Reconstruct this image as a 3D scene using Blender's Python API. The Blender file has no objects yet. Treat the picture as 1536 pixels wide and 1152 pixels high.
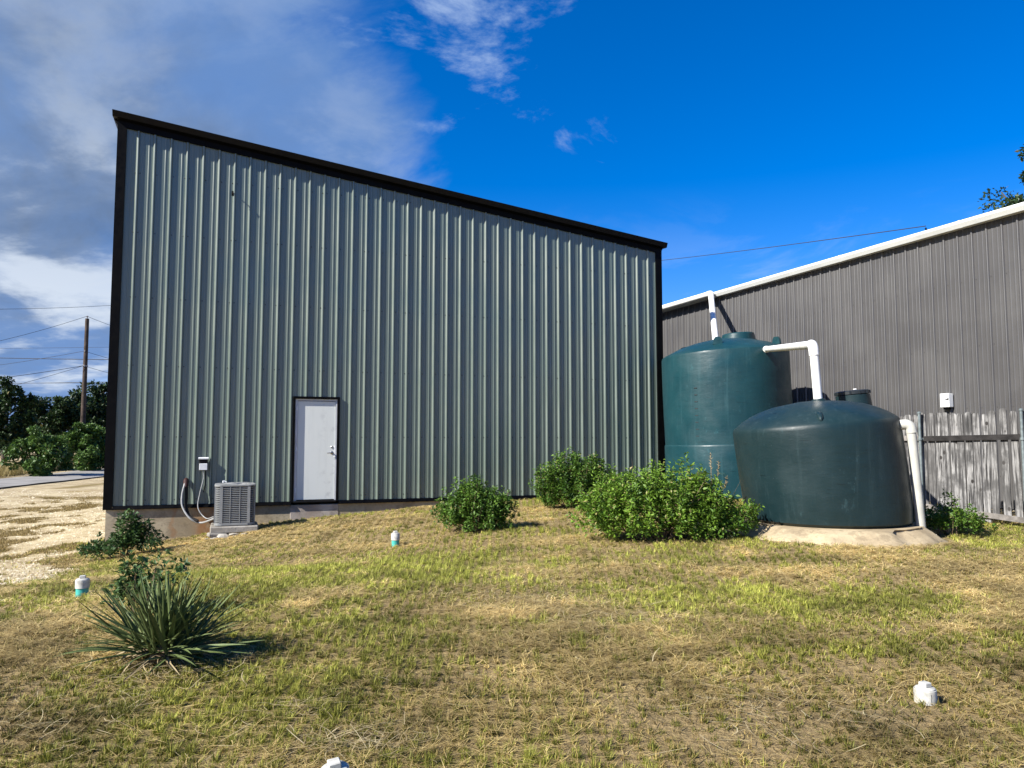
import bpy, math, random
import numpy as np
from mathutils import Vector, Matrix

random.seed(7)
rng = np.random.default_rng(11)
R = math.radians
scene = bpy.context.scene
col = scene.collection

# ------------------------------------------------------------------ camera
EYE = 1.5
F = 1150.0 / 1536.0
PITCH = R(4.28)
cam_d = bpy.data.cameras.new('camera')
cam = bpy.data.objects.new('camera', cam_d)
col.objects.link(cam)
cam.location = (0, 0, EYE)
cam.rotation_euler = (R(90) + PITCH, 0, 0)
cam_d.sensor_width = 36.0
cam_d.lens = 36.0 * F
cam_d.clip_end = 3000
scene.camera = cam

# ------------------------------------------------------------------ sun, sky, exposure
SUN_AZ = R(56)      # degrees to the left of straight behind the camera
SUN_EL = R(36)
SUN = Vector((-math.sin(SUN_AZ) * math.cos(SUN_EL), -math.cos(SUN_AZ) * math.cos(SUN_EL), math.sin(SUN_EL)))
sun_d = bpy.data.lights.new('sun', 'SUN')
sun_d.energy = 5.0
sun_d.angle = R(0.5)
sun_d.color = (1.0, 0.965, 0.90)
sun = bpy.data.objects.new('sun', sun_d)
col.objects.link(sun)
sun.location = (-20, -16, 20)
sun.rotation_euler = (-SUN).to_track_quat('-Z', 'Y').to_euler()

scene.view_settings.view_transform = 'Standard'
scene.view_settings.look = 'None'
scene.view_settings.gamma = 1.0
scene.view_settings.exposure = 1.12
scene.view_settings.use_curve_mapping = False

world = bpy.data.worlds.new('World')
scene.world = world
world.use_nodes = True
wn, wl = world.node_tree.nodes, world.node_tree.links
wn.clear()


def N(nodes, kind, **kw):
    n = nodes.new(kind)
    for k, v in kw.items():
        setattr(n, k, v)
    return n


def wmath(op, a, b=None, c=None, clamp=False):
    n = wn.new('ShaderNodeMath'); n.operation = op; n.use_clamp = clamp
    for i, v in enumerate((a, b, c)):
        if v is None:
            continue
        if isinstance(v, (int, float)):
            n.inputs[i].default_value = v
        else:
            wl.new(v, n.inputs[i])
    return n.outputs[0]


def wsmooth(v, lo, hi):
    n = wn.new('ShaderNodeMapRange'); n.interpolation_type = 'SMOOTHSTEP'
    n.inputs['From Min'].default_value = lo; n.inputs['From Max'].default_value = hi
    wl.new(v, n.inputs['Value'])
    return n.outputs[0]


def wmix(f, a, b):
    n = wn.new('ShaderNodeMix'); n.data_type = 'RGBA'
    for s, v in ((0, f), (6, a), (7, b)):
        if isinstance(v, (float, int)):
            n.inputs[s].default_value = v
        elif isinstance(v, tuple):
            n.inputs[s].default_value = v
        else:
            wl.new(v, n.inputs[s])
    return n.outputs[2]


sky = N(wn, 'ShaderNodeTexSky', sky_type='NISHITA', sun_disc=False, sun_elevation=SUN_EL,
        sun_rotation=math.pi + SUN_AZ, altitude=300, air_density=1.0, dust_density=0.25, ozone_density=4.0)
hsv = N(wn, 'ShaderNodeHueSaturation')
hsv.inputs['Saturation'].default_value = 1.44
hsv.inputs['Value'].default_value = 1.0
wl.new(sky.outputs[0], hsv.inputs['Color'])
tint = N(wn, 'ShaderNodeMix', data_type='RGBA', blend_type='MULTIPLY')      # deep, saturated phone-camera blue
tint.inputs[0].default_value = 1.0; wl.new(hsv.outputs[0], tint.inputs[6]); tint.inputs[7].default_value = (1.0, 0.83, 1.10, 1)
tc = N(wn, 'ShaderNodeTexCoord')
rot = N(wn, 'ShaderNodeVectorRotate', rotation_type='Z_AXIS'); rot.inputs['Angle'].default_value = R(-2.6)
wl.new(tc.outputs['Generated'], rot.inputs['Vector'])
sep = N(wn, 'ShaderNodeSeparateXYZ'); wl.new(rot.outputs[0], sep.inputs[0])
zc = wmath('ADD', wmath('MAXIMUM', sep.outputs[2], 0.0), 0.22)
comb = N(wn, 'ShaderNodeCombineXYZ')
wl.new(wmath('DIVIDE', sep.outputs[0], zc), comb.inputs[0])
wl.new(wmath('DIVIDE', sep.outputs[1], zc), comb.inputs[1])
comb.inputs[2].default_value = 3.7


def wnoise(scale, detail, rough, off, dist=0.0):
    mp = N(wn, 'ShaderNodeMapping'); wl.new(comb.outputs[0], mp.inputs[0]); mp.inputs['Location'].default_value = off
    n = N(wn, 'ShaderNodeTexNoise'); wl.new(mp.outputs[0], n.inputs['Vector'])
    n.inputs['Scale'].default_value = scale; n.inputs['Detail'].default_value = detail
    n.inputs['Roughness'].default_value = rough; n.inputs['Distortion'].default_value = dist
    return n.outputs[0]


big = wnoise(0.95, 9, 0.60, (6.03, 0.62, 0), 0.35)
wisp = wnoise(1.9, 9, 0.62, (13.43, 1.28, 0), 0.6)
lump = wnoise(2.1, 8, 0.58, (14.38, 17.58, 0), 0.2)
# the cloud bank fills the sky ahead on the left; its unseen part behind is added for neutral ambient light; clear blue to the right
side = wmath('ADD', wmath('MULTIPLY', sep.outputs[0], -0.95), wmath('MULTIPLY', sep.outputs[1], 0.31))
bank = wmath('ADD', big, wmath('MULTIPLY', wmath('SUBTRACT', side, 0.49), 1.0))
cover = wsmooth(bank, 0.45, 0.60)
thick = wsmooth(bank, 0.58, 0.92)
wbank = wmath('ADD', wisp, wmath('MULTIPLY', wmath('SUBTRACT', side, 0.40), 0.45))
wcover = wmath('MULTIPLY', wsmooth(wbank, 0.505, 0.65), 0.85)
low = wsmooth(sep.outputs[2], 0.32, 0.04)         # small fair-weather clouds near the horizon
lowc = wmath('MULTIPLY', wsmooth(wisp, 0.50, 0.62), wmath('MULTIPLY', low, 0.42))
strength = 0.075
greyc = wmix(wsmooth(lump, 0.36, 0.64), (0.66, 0.92, 1.38, 1), (1.95, 2.30, 2.80, 1))
cloudc = wmix(thick, (0.95, 1.80, 3.7, 1), greyc)
puff = wmath('MULTIPLY', wsmooth(lump, 0.48, 0.64), wmath('ADD', wmath('MULTIPLY', wsmooth(sep.outputs[2], 0.42, 0.12), 0.85), 0.15))
brightc = wmix(puff, cloudc, (4.4, 4.9, 5.6, 1))
c1 = wmix(wcover, tint.outputs[2], (2.6, 3.5, 5.3, 1))
c1 = wmix(lowc, c1, (4.4, 5.0, 5.8, 1))
c2 = wmix(wmath('MULTIPLY', cover, 0.92), c1, brightc)
bg = N(wn, 'ShaderNodeBackground'); bg.inputs[1].default_value = strength
wl.new(c2, bg.inputs[0])
wo = N(wn, 'ShaderNodeOutputWorld'); wl.new(bg.outputs[0], wo.inputs[0])


# ------------------------------------------------------------------ helpers
def at(px, py, Y):
    """world point seen at photo pixel (1536 x 1152) when it stands Y metres ahead"""
    u = (px - 768) / 1150.0
    v = (576 - py) / 1150.0
    d = Vector((u, math.cos(PITCH) - v * math.sin(PITCH), math.sin(PITCH) + v * math.cos(PITCH)))
    d *= Y / d.y
    return Vector((d.x, d.y, d.z + EYE))


def tag(o, label=None, cat=None, group=None, kind=None):
    if label: o['label'] = label
    if cat: o['category'] = cat
    if group: o['group'] = group
    if kind: o['kind'] = kind
    return o


def empty(name, loc=(0, 0, 0), rz=0.0, label=None, cat=None, group=None):
    o = bpy.data.objects.new(name, None)
    o.empty_display_size = 0.2
    col.objects.link(o)
    o.location = loc
    o.rotation_euler = (0, 0, rz)
    return tag(o, label, cat, group)


def link_mesh(name, me, mat, parent=None):
    o = bpy.data.objects.new(name, me)
    if mat and not me.materials:
        me.materials.append(mat)
    col.objects.link(o)
    if parent:
        o.parent = parent
    return o


class MB:
    def __init__(s):
        s.v, s.f = [], []

    def add(s, vs, fs):
        n = len(s.v)
        s.v += [tuple(v) for v in vs]
        s.f += [tuple(i + n for i in f) for f in fs]
        return s

    def box(s, c, d, m=None, bev=0.0):
        x, y, z = d[0] / 2, d[1] / 2, d[2] / 2
        if bev:
            b = bev
            pts, fs = [], []
            for zz, k in ((-z, b), (-z + b, 0), (z - b, 0), (z, b)):
                pts += [(-x + b, -y + k, zz), (x - b, -y + k, zz), (x - k, -y + b, zz), (x - k, y - b, zz),
                        (x - b, y - k, zz), (-x + b, y - k, zz), (-x + k, y - b, zz), (-x + k, -y + b, zz)]
            for r in range(3):
                for i in range(8):
                    j = (i + 1) % 8
                    fs.append((r * 8 + i, r * 8 + j, r * 8 + 8 + j, r * 8 + 8 + i))
            fs += [tuple(range(7, -1, -1)), tuple(range(24, 32))]
        else:
            pts = [(sx * x, sy * y, sz * z) for sz in (-1, 1) for sx, sy in ((-1, -1), (1, -1), (1, 1), (-1, 1))]
            fs = [(3, 2, 1, 0), (4, 5, 6, 7), (0, 1, 5, 4), (1, 2, 6, 5), (2, 3, 7, 6), (3, 0, 4, 7)]
        out = []
        for p in pts:
            p = Vector(p)
            if m is not None:
                p = m @ p
            out.append(p + Vector(c))
        return s.add(out, fs)

    def tube(s, path, r, seg=8, cap=True):
        path = [Vector(p) for p in path]
        n = len(path)
        rs = r if isinstance(r, (list, tuple)) else [r] * n
        prev = None
        vs = []
        for i, p in enumerate(path):
            t = (path[min(i + 1, n - 1)] - path[max(i - 1, 0)]).normalized()
            if prev is None:
                a = t.orthogonal().normalized()
            else:
                a = (prev - t * prev.dot(t)).normalized()
            prev = a
            b = t.cross(a)
            for k in range(seg):
                w = 2 * math.pi * k / seg
                vs.append(p + (a * math.cos(w) + b * math.sin(w)) * rs[i])
        fs = []
        for i in range(n - 1):
            for k in range(seg):
                j = (k + 1) % seg
                fs.append((i * seg + k, i * seg + j, (i + 1) * seg + j, (i + 1) * seg + k))
        if cap:
            fs.append(tuple(range(seg - 1, -1, -1)))
            fs.append(tuple(range((n - 1) * seg, n * seg)))
        return s.add(vs, fs)

    def lathe(s, prof, seg=48, c=(0, 0, 0), wob=None):
        vs, fs = [], []
        n = len(prof)
        for i, (r, z) in enumerate(prof):
            for k in range(seg):
                a = 2 * math.pi * k / seg
                rr = r + (wob(a, z) if wob else 0)
                vs.append((c[0] + rr * math.cos(a), c[1] + rr * math.sin(a), c[2] + z))
        for i in range(n - 1):
            for k in range(seg):
                j = (k + 1) % seg
                fs.append((i * seg + k, i * seg + j, (i + 1) * seg + j, (i + 1) * seg + k))
        fs.append(tuple(range(seg - 1, -1, -1)))
        fs.append(tuple(range((n - 1) * seg, n * seg)))
        return s.add(vs, fs)

    def prism(s, sec, a, b):
        """sweep a closed 2d section (offset vectors) from a to b"""
        n = len(sec)
        vs = [Vector(a) + Vector(q) for q in sec] + [Vector(b) + Vector(q) for q in sec]
        fs = [(i, (i + 1) % n, n + (i + 1) % n, n + i) for i in range(n)]
        fs += [tuple(range(n - 1, -1, -1)), tuple(range(n, 2 * n))]
        return s.add(vs, fs)

    def mesh(s, name, smooth=None):
        me = bpy.data.meshes.new(name)
        me.from_pydata(s.v, [], s.f)
        if smooth:
            me.polygons.foreach_set('use_smooth', [True] * len(me.polygons))
            me.set_sharp_from_angle(angle=R(smooth))
        me.update()
        return me

    def build(s, name, mat, parent=None, smooth=None):
        return link_mesh(name, s.mesh(name, smooth), mat, parent)


def tri_mesh(name, co, tri, colors=None, smooth=False):
    me = bpy.data.meshes.new(name)
    co = np.asarray(co, np.float32); tri = np.asarray(tri, np.int32)
    me.vertices.add(len(co)); me.vertices.foreach_set('co', co.ravel())
    me.loops.add(tri.size); me.loops.foreach_set('vertex_index', tri.ravel())
    me.polygons.add(len(tri)); me.polygons.foreach_set('loop_start', np.arange(0, tri.size, 3, dtype=np.int32))
    if smooth:
        me.polygons.foreach_set('use_smooth', np.ones(len(tri), bool))
    me.update(calc_edges=True)
    if colors is not None:
        ca = me.color_attributes.new('Col', 'FLOAT_COLOR', 'POINT')
        c = np.ones((len(co), 4), np.float32); c[:, :colors.shape[1]] = colors
        ca.data.foreach_set('color', c.ravel())
    return me


def vnoise(x, y, s, seed=0):
    x = np.asarray(x, float) / s + 137.0 * seed; y = np.asarray(y, float) / s + 71.0 * seed
    xi = np.floor(x).astype(np.int64); yi = np.floor(y).astype(np.int64)
    fx = x - xi; fy = y - yi
    fx = fx * fx * (3 - 2 * fx); fy = fy * fy * (3 - 2 * fy)

    def h(a, b):
        n = (a * 374761393 + b * 668265263 + seed * 974711) & 0x7fffffff
        n = ((n ^ (n >> 13)) * 1274126177) & 0x7fffffff
        return ((n ^ (n >> 16)) & 0xffff) / 65535.0
    return (h(xi, yi) * (1 - fx) + h(xi + 1, yi) * fx) * (1 - fy) + (h(xi, yi + 1) * (1 - fx) + h(xi + 1, yi + 1) * fx) * fy


def fbm(x, y, s, seed=0, o=4):
    t = 0; a = 0.5; w = 0
    for i in range(o):
        t = t + a * vnoise(x, y, s / 2 ** i, seed + i); w += a; a *= 0.55
    return t / w


def sst(v, a, b):
    t = np.clip((v - a) / (b - a), 0, 1)
    return t * t * (3 - 2 * t)


# ------------------------------------------------------------------ materials
class Mat:
    def __init__(s, name, rough=0.6, spec=0.5, metal=0.0):
        s.m = bpy.data.materials.new(name)
        s.m.use_nodes = True
        s.n, s.l = s.m.node_tree.nodes, s.m.node_tree.links
        s.b = s.n['Principled BSDF']
        s.b.inputs['Roughness'].default_value = rough
        s.b.inputs['Specular IOR Level'].default_value = spec
        s.b.inputs['Metallic'].default_value = metal
        s.tc = s.n.new('ShaderNodeTexCoord')

    def coord(s, scale=(1, 1, 1), kind='Object'):
        mp = s.n.new('ShaderNodeMapping'); s.l.new(s.tc.outputs[kind], mp.inputs[0]); mp.inputs['Scale'].default_value = scale
        return mp.outputs[0]

    def world(s, scale=(1, 1, 1)):
        g = s.n.new('ShaderNodeNewGeometry')
        mp = s.n.new('ShaderNodeMapping'); s.l.new(g.outputs['Position'], mp.inputs[0]); mp.inputs['Scale'].default_value = scale
        return mp.outputs[0]

    def noise(s, vec, scale, detail=4, rough=0.55):
        n = s.n.new('ShaderNodeTexNoise'); s.l.new(vec, n.inputs['Vector'])
        n.inputs['Scale'].default_value = scale; n.inputs['Detail'].default_value = detail; n.inputs['Roughness'].default_value = rough
        return n.outputs[0]

    def rng(s, v, a, b, lo=0.0, hi=1.0, smooth=True):
        n = s.n.new('ShaderNodeMapRange')
        if smooth: n.interpolation_type = 'SMOOTHSTEP'
        n.inputs['From Min'].default_value = a; n.inputs['From Max'].default_value = b
        n.inputs['To Min'].default_value = lo; n.inputs['To Max'].default_value = hi
        s.l.new(v, n.inputs['Value'])
        return n.outputs[0]

    def math(s, op, a, b=None):
        n = s.n.new('ShaderNodeMath'); n.operation = op
        for i, v in enumerate((a, b)):
            if v is None: continue
            if isinstance(v, (int, float)): n.inputs[i].default_value = v
            else: s.l.new(v, n.inputs[i])
        return n.outputs[0]

    def mix(s, f, a, b, blend='MIX'):
        n = s.n.new('ShaderNodeMix'); n.data_type = 'RGBA'; n.blend_type = blend
        for i, v in ((0, f), (6, a), (7, b)):
            if isinstance(v, (int, float)): n.inputs[i].default_value = v
            elif isinstance(v, tuple): n.inputs[i].default_value = v if len(v) == 4 else (*v, 1)
            else: s.l.new(v, n.inputs[i])
        return n.outputs[2]

    def attr(s, name='Col'):
        n = s.n.new('ShaderNodeAttribute'); n.attribute_name = name
        return n

    def objrand(s):
        n = s.n.new('ShaderNodeObjectInfo')
        return n.outputs['Random']

    def base(s, c):
        if isinstance(c, tuple): s.b.inputs['Base Color'].default_value = (*c[:3], 1)
        else: s.l.new(c, s.b.inputs['Base Color'])
        return s

    def rough(s, v):
        s.l.new(v, s.b.inputs['Roughness']); return s

    def bump(s, h, strength=0.3, dist=0.02):
        n = s.n.new('ShaderNodeBump'); n.inputs['Strength'].default_value = strength; n.inputs['Distance'].default_value = dist
        s.l.new(h, n.inputs['Height']); s.l.new(n.outputs[0], s.b.inputs['Normal'])
        return s


def simple(name, c, rough=0.5, spec=0.5, metal=0.0, var=0.12, scale=6.0, bump=0.0):
    m = Mat(name, rough, spec, metal)
    n = m.noise(m.coord(), scale, 5)
    m.base(m.mix(m.rng(n, 0.3, 0.7), tuple(x * (1 - var) for x in c), tuple(min(1, x * (1 + var)) for x in c)))
    m.rough(m.rng(m.noise(m.coord(), scale * 2.3, 3), 0.3, 0.7, max(0.03, rough - 0.08), min(1, rough + 0.1)))
    if bump:
        m.bump(m.noise(m.coord(), scale * 8, 4), bump, 0.01)
    return m.m


def panel_mat(name, c, rough, spec, dust):
    m = Mat(name, rough, spec)
    v = m.coord((1, 1, 1))
    streak = m.noise(m.coord((7, 7, 0.35)), 1.6, 5, 0.6)
    cloud = m.noise(v, 0.7, 4)
    a = m.mix(m.rng(streak, 0.35, 0.7), tuple(x * 0.96 for x in c), tuple(x * 1.03 for x in c))
    a = m.mix(m.rng(cloud, 0.4, 0.75, 0, 0.28), a, dust)
    r = m.objrand()
    a = m.mix(m.rng(r, 0, 1, 0.0, 0.10, False), a, tuple(x * 0.75 for x in c))
    # splashed dust and rain dirt near the foot of the wall
    sp = m.n.new('ShaderNodeSeparateXYZ'); m.l.new(v, sp.inputs[0])
    foot = m.math('MULTIPLY', m.rng(sp.outputs[2], 0.55, 0.0), m.rng(streak, 0.3, 0.65))
    a = m.mix(m.math('MULTIPLY', foot, 0.35), a, dust)
    m.base(a)
    m.rough(m.rng(cloud, 0.3, 0.7, rough - 0.06, rough + 0.1))
    m.bump(m.noise(m.coord((1, 1, 0.45)), 2.2, 3), 0.45, 0.014)
    return m.m


M = {}
M['panel'] = panel_mat('grey_green_metal_panel', (0.096, 0.126, 0.100), 0.36, 1.0, (0.114, 0.140, 0.112))
M['panel2'] = panel_mat('brown_grey_metal_panel', (0.058, 0.055, 0.054), 0.46, 1.0, (0.072, 0.069, 0.066))
M['black'] = simple('black_trim', (0.002, 0.002, 0.0022), 0.5, 0.08, var=0.3)
M['charcoal'] = simple('charcoal_fascia', (0.007, 0.007, 0.0075), 0.45, 0.15, var=0.2)
M['gutter'] = simple('white_gutter', (0.72, 0.73, 0.70), 0.4, 0.5, var=0.07, scale=1.5)
M['roofing'] = simple('galvanised_roofing', (0.45, 0.46, 0.46), 0.4, 0.5, 0.3)
M['screw'] = simple('screw_head', (0.03, 0.035, 0.035), 0.4, 0.5, 0.4)
M['pvc'] = simple('white_plastic_pipe', (0.78, 0.77, 0.73), 0.38, 0.5, var=0.06, scale=3)
M['pvc_old'] = simple('weathered_white_pipe', (0.42, 0.41, 0.36), 0.5, 0.4, var=0.12, scale=4)
M['cap'] = simple('white_cleanout_cap', (0.43, 0.42, 0.375), 0.5, 0.3, var=0.25, scale=22)
M['teal'] = simple('teal_sewer_pipe', (0.05, 0.36, 0.31), 0.5, 0.4, var=0.12, scale=20)
M['seal'] = simple('black_rubber', (0.01, 0.01, 0.01), 0.5, 0.4)
M['steel'] = simple('galvanised_post', (0.17, 0.20, 0.20), 0.5, 0.4, 0.4, var=0.2, scale=14)
M['chrome'] = simple('brushed_lever', (0.32, 0.31, 0.29), 0.3, 0.5, 0.9)
M['acgrey'] = simple('condenser_paint', (0.22, 0.225, 0.22), 0.45, 0.5, var=0.08, scale=9)
M['coil'] = simple('dark_coil', (0.018, 0.018, 0.018), 0.7, 0.3)
M['boxgrey'] = simple('light_grey_box', (0.62, 0.63, 0.63), 0.45, 0.5, var=0.08, scale=18)
M['cable'] = simple('grey_flexible_conduit', (0.26, 0.26, 0.255), 0.45, 0.5, var=0.15, scale=30)
M['foam'] = simple('black_foam_insulation', (0.014, 0.013, 0.013), 0.8, 0.2)
M['redtape'] = simple('dark_red_sealant', (0.035, 0.012, 0.010), 0.6, 0.3)
M['wire'] = simple('overhead_wire', (0.03, 0.03, 0.035), 0.6, 0.3)
M['insul'] = simple('grey_insulator', (0.25, 0.24, 0.24), 0.4)


def door_mat():
    m = Mat('white_door_paint', 0.45, 0.4)
    v = m.coord()
    dirt = m.noise(m.coord((14, 14, 1.2)), 1.0, 5, 0.6)
    blot = m.noise(v, 5.0, 6, 0.65)
    sp = m.n.new('ShaderNodeSeparateXYZ'); m.l.new(v, sp.inputs[0])
    near = m.rng(sp.outputs[0], 0.25, 0.8)       # handled side of the leaf
    a = m.mix(m.rng(dirt, 0.45, 0.75, 0, 0.25), (0.60, 0.62, 0.585), (0.47, 0.485, 0.45))
    a = m.mix(m.math('MULTIPLY', m.rng(blot, 0.53, 0.70), m.math('MULTIPLY', near, 0.6)), a, (0.35, 0.36, 0.35))
    return m.base(a).m


M['door'] = door_mat()
M['door_frame'] = simple('grey_white_door_frame', (0.50, 0.51, 0.53), 0.45, 0.4, var=0.06)


def concrete(name, c, dark, stain=None):
    m = Mat(name, 0.88, 0.2)
    v = m.world()
    a = m.mix(m.rng(m.noise(v, 1.6, 6, 0.62), 0.35, 0.68), dark, c)
    a = m.mix(m.rng(m.noise(v, 26, 4, 0.6), 0.52, 0.72, 0, 0.55), a, tuple(x * 0.5 for x in c))
    a = m.mix(m.rng(m.noise(v, 4.5, 7, 0.7), 0.52, 0.62, 0, 0.5), a, tuple(x * 0.62 for x in dark))
    if stain:
        o = m.coord()
        sp = m.n.new('ShaderNodeSeparateXYZ'); m.l.new(o, sp.inputs[0])
        f = None
        for x0, w, k in stain:
            wob = m.math('ADD', sp.outputs[0], m.rng(m.noise(o, 3.5, 4), 0, 1, -0.18, 0.18, False))
            d = m.math('ABSOLUTE', m.math('SUBTRACT', wob, x0))
            g = m.math('MULTIPLY', m.rng(d, w, w * 0.25), m.rng(m.noise(o, 5, 5, 0.6), 0.34, 0.6, 0.2, k))
            f = g if f is None else m.math('MAXIMUM', f, g)
        a = m.mix(f, a, (0.28, 0.125, 0.045))
    m.base(a)
    m.bump(m.noise(v, 40, 5, 0.65), 0.35, 0.01)
    return m.m


M['found'] = concrete('old_foundation_concrete', (0.42, 0.355, 0.245), (0.27, 0.215, 0.140), [(1.80, 0.30, 0.75), (1.20, 0.07, 0.45)])
M['sill_conc'] = concrete('door_step_concrete', (0.42, 0.37, 0.32), (0.27, 0.22, 0.18))
M['padconc'] = concrete('tank_pad_concrete', (0.46, 0.37, 0.235), (0.29, 0.225, 0.140))
M['acpad'] = concrete('grey_pad_concrete', (0.38, 0.36, 0.32), (0.22, 0.20, 0.17))
M['stone'] = concrete('pale_limestone', (0.48, 0.45, 0.39), (0.30, 0.27, 0.22))


def tank_mat(name, c, c2):
    m = Mat(name, 0.42, 0.32)
    v = m.coord()
    a = m.mix(m.rng(m.noise(v, 1.3, 5, 0.6), 0.3, 0.7), c, c2)
    scr = m.noise(m.coord((1.2, 1.2, 16)), 2.2, 5, 0.7)
    a = m.mix(m.rng(scr, 0.60, 0.72, 0, 0.75), a, tuple(x * 0.30 for x in c))
    scuff = m.noise(m.coord((2.5, 2.5, 1.4)), 3.1, 7, 0.72)
    a = m.mix(m.rng(scuff, 0.60, 0.72, 0, 0.45), a, tuple(min(1, x * 2.4 + 0.01) for x in c2))
    drip = m.noise(m.coord((9, 9, 0.6)), 1.4, 5, 0.65)
    a = m.mix(m.rng(drip, 0.52, 0.78, 0, 0.35), a, tuple(min(1, x * 1.7 + 0.02) for x in c2))
    spk = m.noise(v, 34, 3, 0.6)
    a = m.mix(m.rng(spk, 0.70, 0.78, 0, 0.4), a, (0.13, 0.16, 0.16))
    m.base(a)
    m.rough(m.rng(m.noise(v, 2.4, 5), 0.3, 0.7, 0.34, 0.55))
    m.bump(m.noise(m.coord((1, 1, 2.2)), 1.8, 4), 0.35, 0.03)
    return m.m


M['tank1'] = tank_mat('teal_green_tank', (0.0052, 0.032, 0.040), (0.0085, 0.042, 0.050))
M['tank2'] = tank_mat('dark_slate_green_tank', (0.0064, 0.0185, 0.0215), (0.0095, 0.0245, 0.0275))
M['lid'] = simple('black_tank_lid', (0.014, 0.018, 0.02), 0.45)


def wood_mat():
    m = Mat('weathered_grey_wood', 0.85, 0.2)
    v = m.coord((16, 16, 1.0))
    r = m.objrand()
    off = m.n.new('ShaderNodeVectorMath'); off.operation = 'ADD'
    cx = m.n.new('ShaderNodeCombineXYZ')
    m.l.new(m.math('MULTIPLY', r, 61.0), cx.inputs[0]); m.l.new(m.math('MULTIPLY', r, 23.0), cx.inputs[2])
    m.l.new(v, off.inputs[0]); m.l.new(cx.outputs[0], off.inputs[1])
    g = m.noise(off.outputs[0], 2.4, 7, 0.62)
    a = m.mix(m.rng(g, 0.36, 0.68), (0.024, 0.023, 0.023), (0.36, 0.35, 0.335))
    blot = m.noise(m.world(), 3.2, 5, 0.6)
    a = m.mix(m.rng(blot, 0.44, 0.64, 0, 0.75), a, (0.036, 0.035, 0.034))
    kn = m.n.new('ShaderNodeTexVoronoi'); m.l.new(m.world((1, 1, 0.7)), kn.inputs['Vector']); kn.inputs['Scale'].default_value = 5.5
    a = m.mix(m.rng(kn.outputs['Distance'], 0.17, 0.09), a, (0.025, 0.022, 0.02))
    a = m.mix(m.rng(r, 0, 1, 0, 0.5, False), a, (0.11, 0.105, 0.10))
    m.base(a)
    m.bump(g, 0.6, 0.006)
    return m.m


M['wood'] = wood_mat()
M['rail'] = simple('blackened_rail_wood', (0.022, 0.020, 0.019), 0.8, 0.2, var=0.4, scale=9, bump=0.4)
M['rail_grey'] = simple('grey_rail_wood', (0.17, 0.155, 0.14), 0.85, 0.2, var=0.35, scale=9, bump=0.4)
M['pole'] = simple('dark_wood_pole', (0.062, 0.046, 0.036), 0.85, 0.2, var=0.3, scale=4, bump=0.3)
M['bark'] = simple('grey_bark', (0.085, 0.068, 0.052), 0.9, 0.2, var=0.3, scale=9, bump=0.5)
M['stem'] = simple('brown_stem', (0.14, 0.10, 0.06), 0.8, 0.2, var=0.3, scale=20)


def leaf_mat(name, dark, light, rough=0.5, trans=0.25):
    m = Mat(name, rough, 0.35)
    at_ = m.attr()
    sp = m.n.new('ShaderNodeSeparateColor'); m.l.new(at_.outputs['Color'], sp.inputs[0])
    a = m.mix(sp.outputs[0], dark, light)
    a = m.mix(m.math('MULTIPLY', sp.outputs[1], 0.9), a, (0.34, 0.27, 0.12))
    m.base(a)
    tr = m.n.new('ShaderNodeBsdfTranslucent'); m.l.new(a, tr.inputs[0])
    mx = m.n.new('ShaderNodeMixShader'); mx.inputs[0].default_value = trans
    m.l.new(m.b.outputs[0], mx.inputs[1]); m.l.new(tr.outputs[0], mx.inputs[2])
    m.l.new(mx.outputs[0], m.n['Material Output'].inputs[0])
    return m.m


M['leaf_bright'] = leaf_mat('bright_shrub_leaf', (0.050, 0.115, 0.012), (0.190, 0.310, 0.034))
M['leaf_mid'] = leaf_mat('mid_green_leaf', (0.032, 0.082, 0.011), (0.125, 0.225, 0.028))
M['leaf_blue'] = leaf_mat('dark_weed_leaf', (0.024, 0.060, 0.018), (0.080, 0.145, 0.040))
M['leaf_oak'] = leaf_mat('dark_oak_leaf', (0.012, 0.028, 0.008), (0.042, 0.078, 0.020), 0.5, 0.15)
M['leaf_road'] = leaf_mat('roadside_shrub_leaf', (0.030, 0.070, 0.012), (0.105, 0.185, 0.034), 0.5, 0.2)


def col_mat(name, rough=0.7, trans=0.2, spec=0.25):
    m = Mat(name, rough, spec)
    a = m.attr().outputs['Color']
    m.base(a)
    if trans:
        tr = m.n.new('ShaderNodeBsdfTranslucent'); m.l.new(a, tr.inputs[0])
        mx = m.n.new('ShaderNodeMixShader'); mx.inputs[0].default_value = trans
        m.l.new(m.b.outputs[0], mx.inputs[1]); m.l.new(tr.outputs[0], mx.inputs[2])
        m.l.new(mx.outputs[0], m.n['Material Output'].inputs[0])
    return m.m


M['grass'] = col_mat('lawn_blade', 0.6, 0.28)


def yucca_mat(name, c1, c2):
    m = Mat(name, 0.55, 0.18)
    g = m.noise(m.coord((40, 3, 3)), 2.0, 4)
    a = m.mix(m.rng(g, 0.3, 0.7), c1, c2)
    a = m.mix(m.rng(m.objrand(), 0, 1, 0, 0.55, False), a, tuple(x * 1.7 for x in c2))
    return m.base(a).m


M['yucca'] = yucca_mat('yucca_leaf', (0.038, 0.056, 0.016), (0.100, 0.128, 0.046))
M['yucca_dry'] = yucca_mat('dry_yucca_leaf', (0.13, 0.10, 0.055), (0.22, 0.175, 0.10))

# ------------------------------------------------------------------ frame of the green building (needed for the ground)
WALL_RZ = math.atan2(0.344, 0.939)
WALL_O = Vector((-7.79, 14.83, 0.24))        # left front corner, foot of the cladding
WALL_L = 12.25
WD = Vector((math.cos(WALL_RZ), math.sin(WALL_RZ), 0))
WN = Vector((math.sin(WALL_RZ), -math.cos(WALL_RZ), 0))


def wall_pt(x, out, z):
    return WALL_O + WD * x + WN * out + Vector((0, 0, z))


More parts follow.
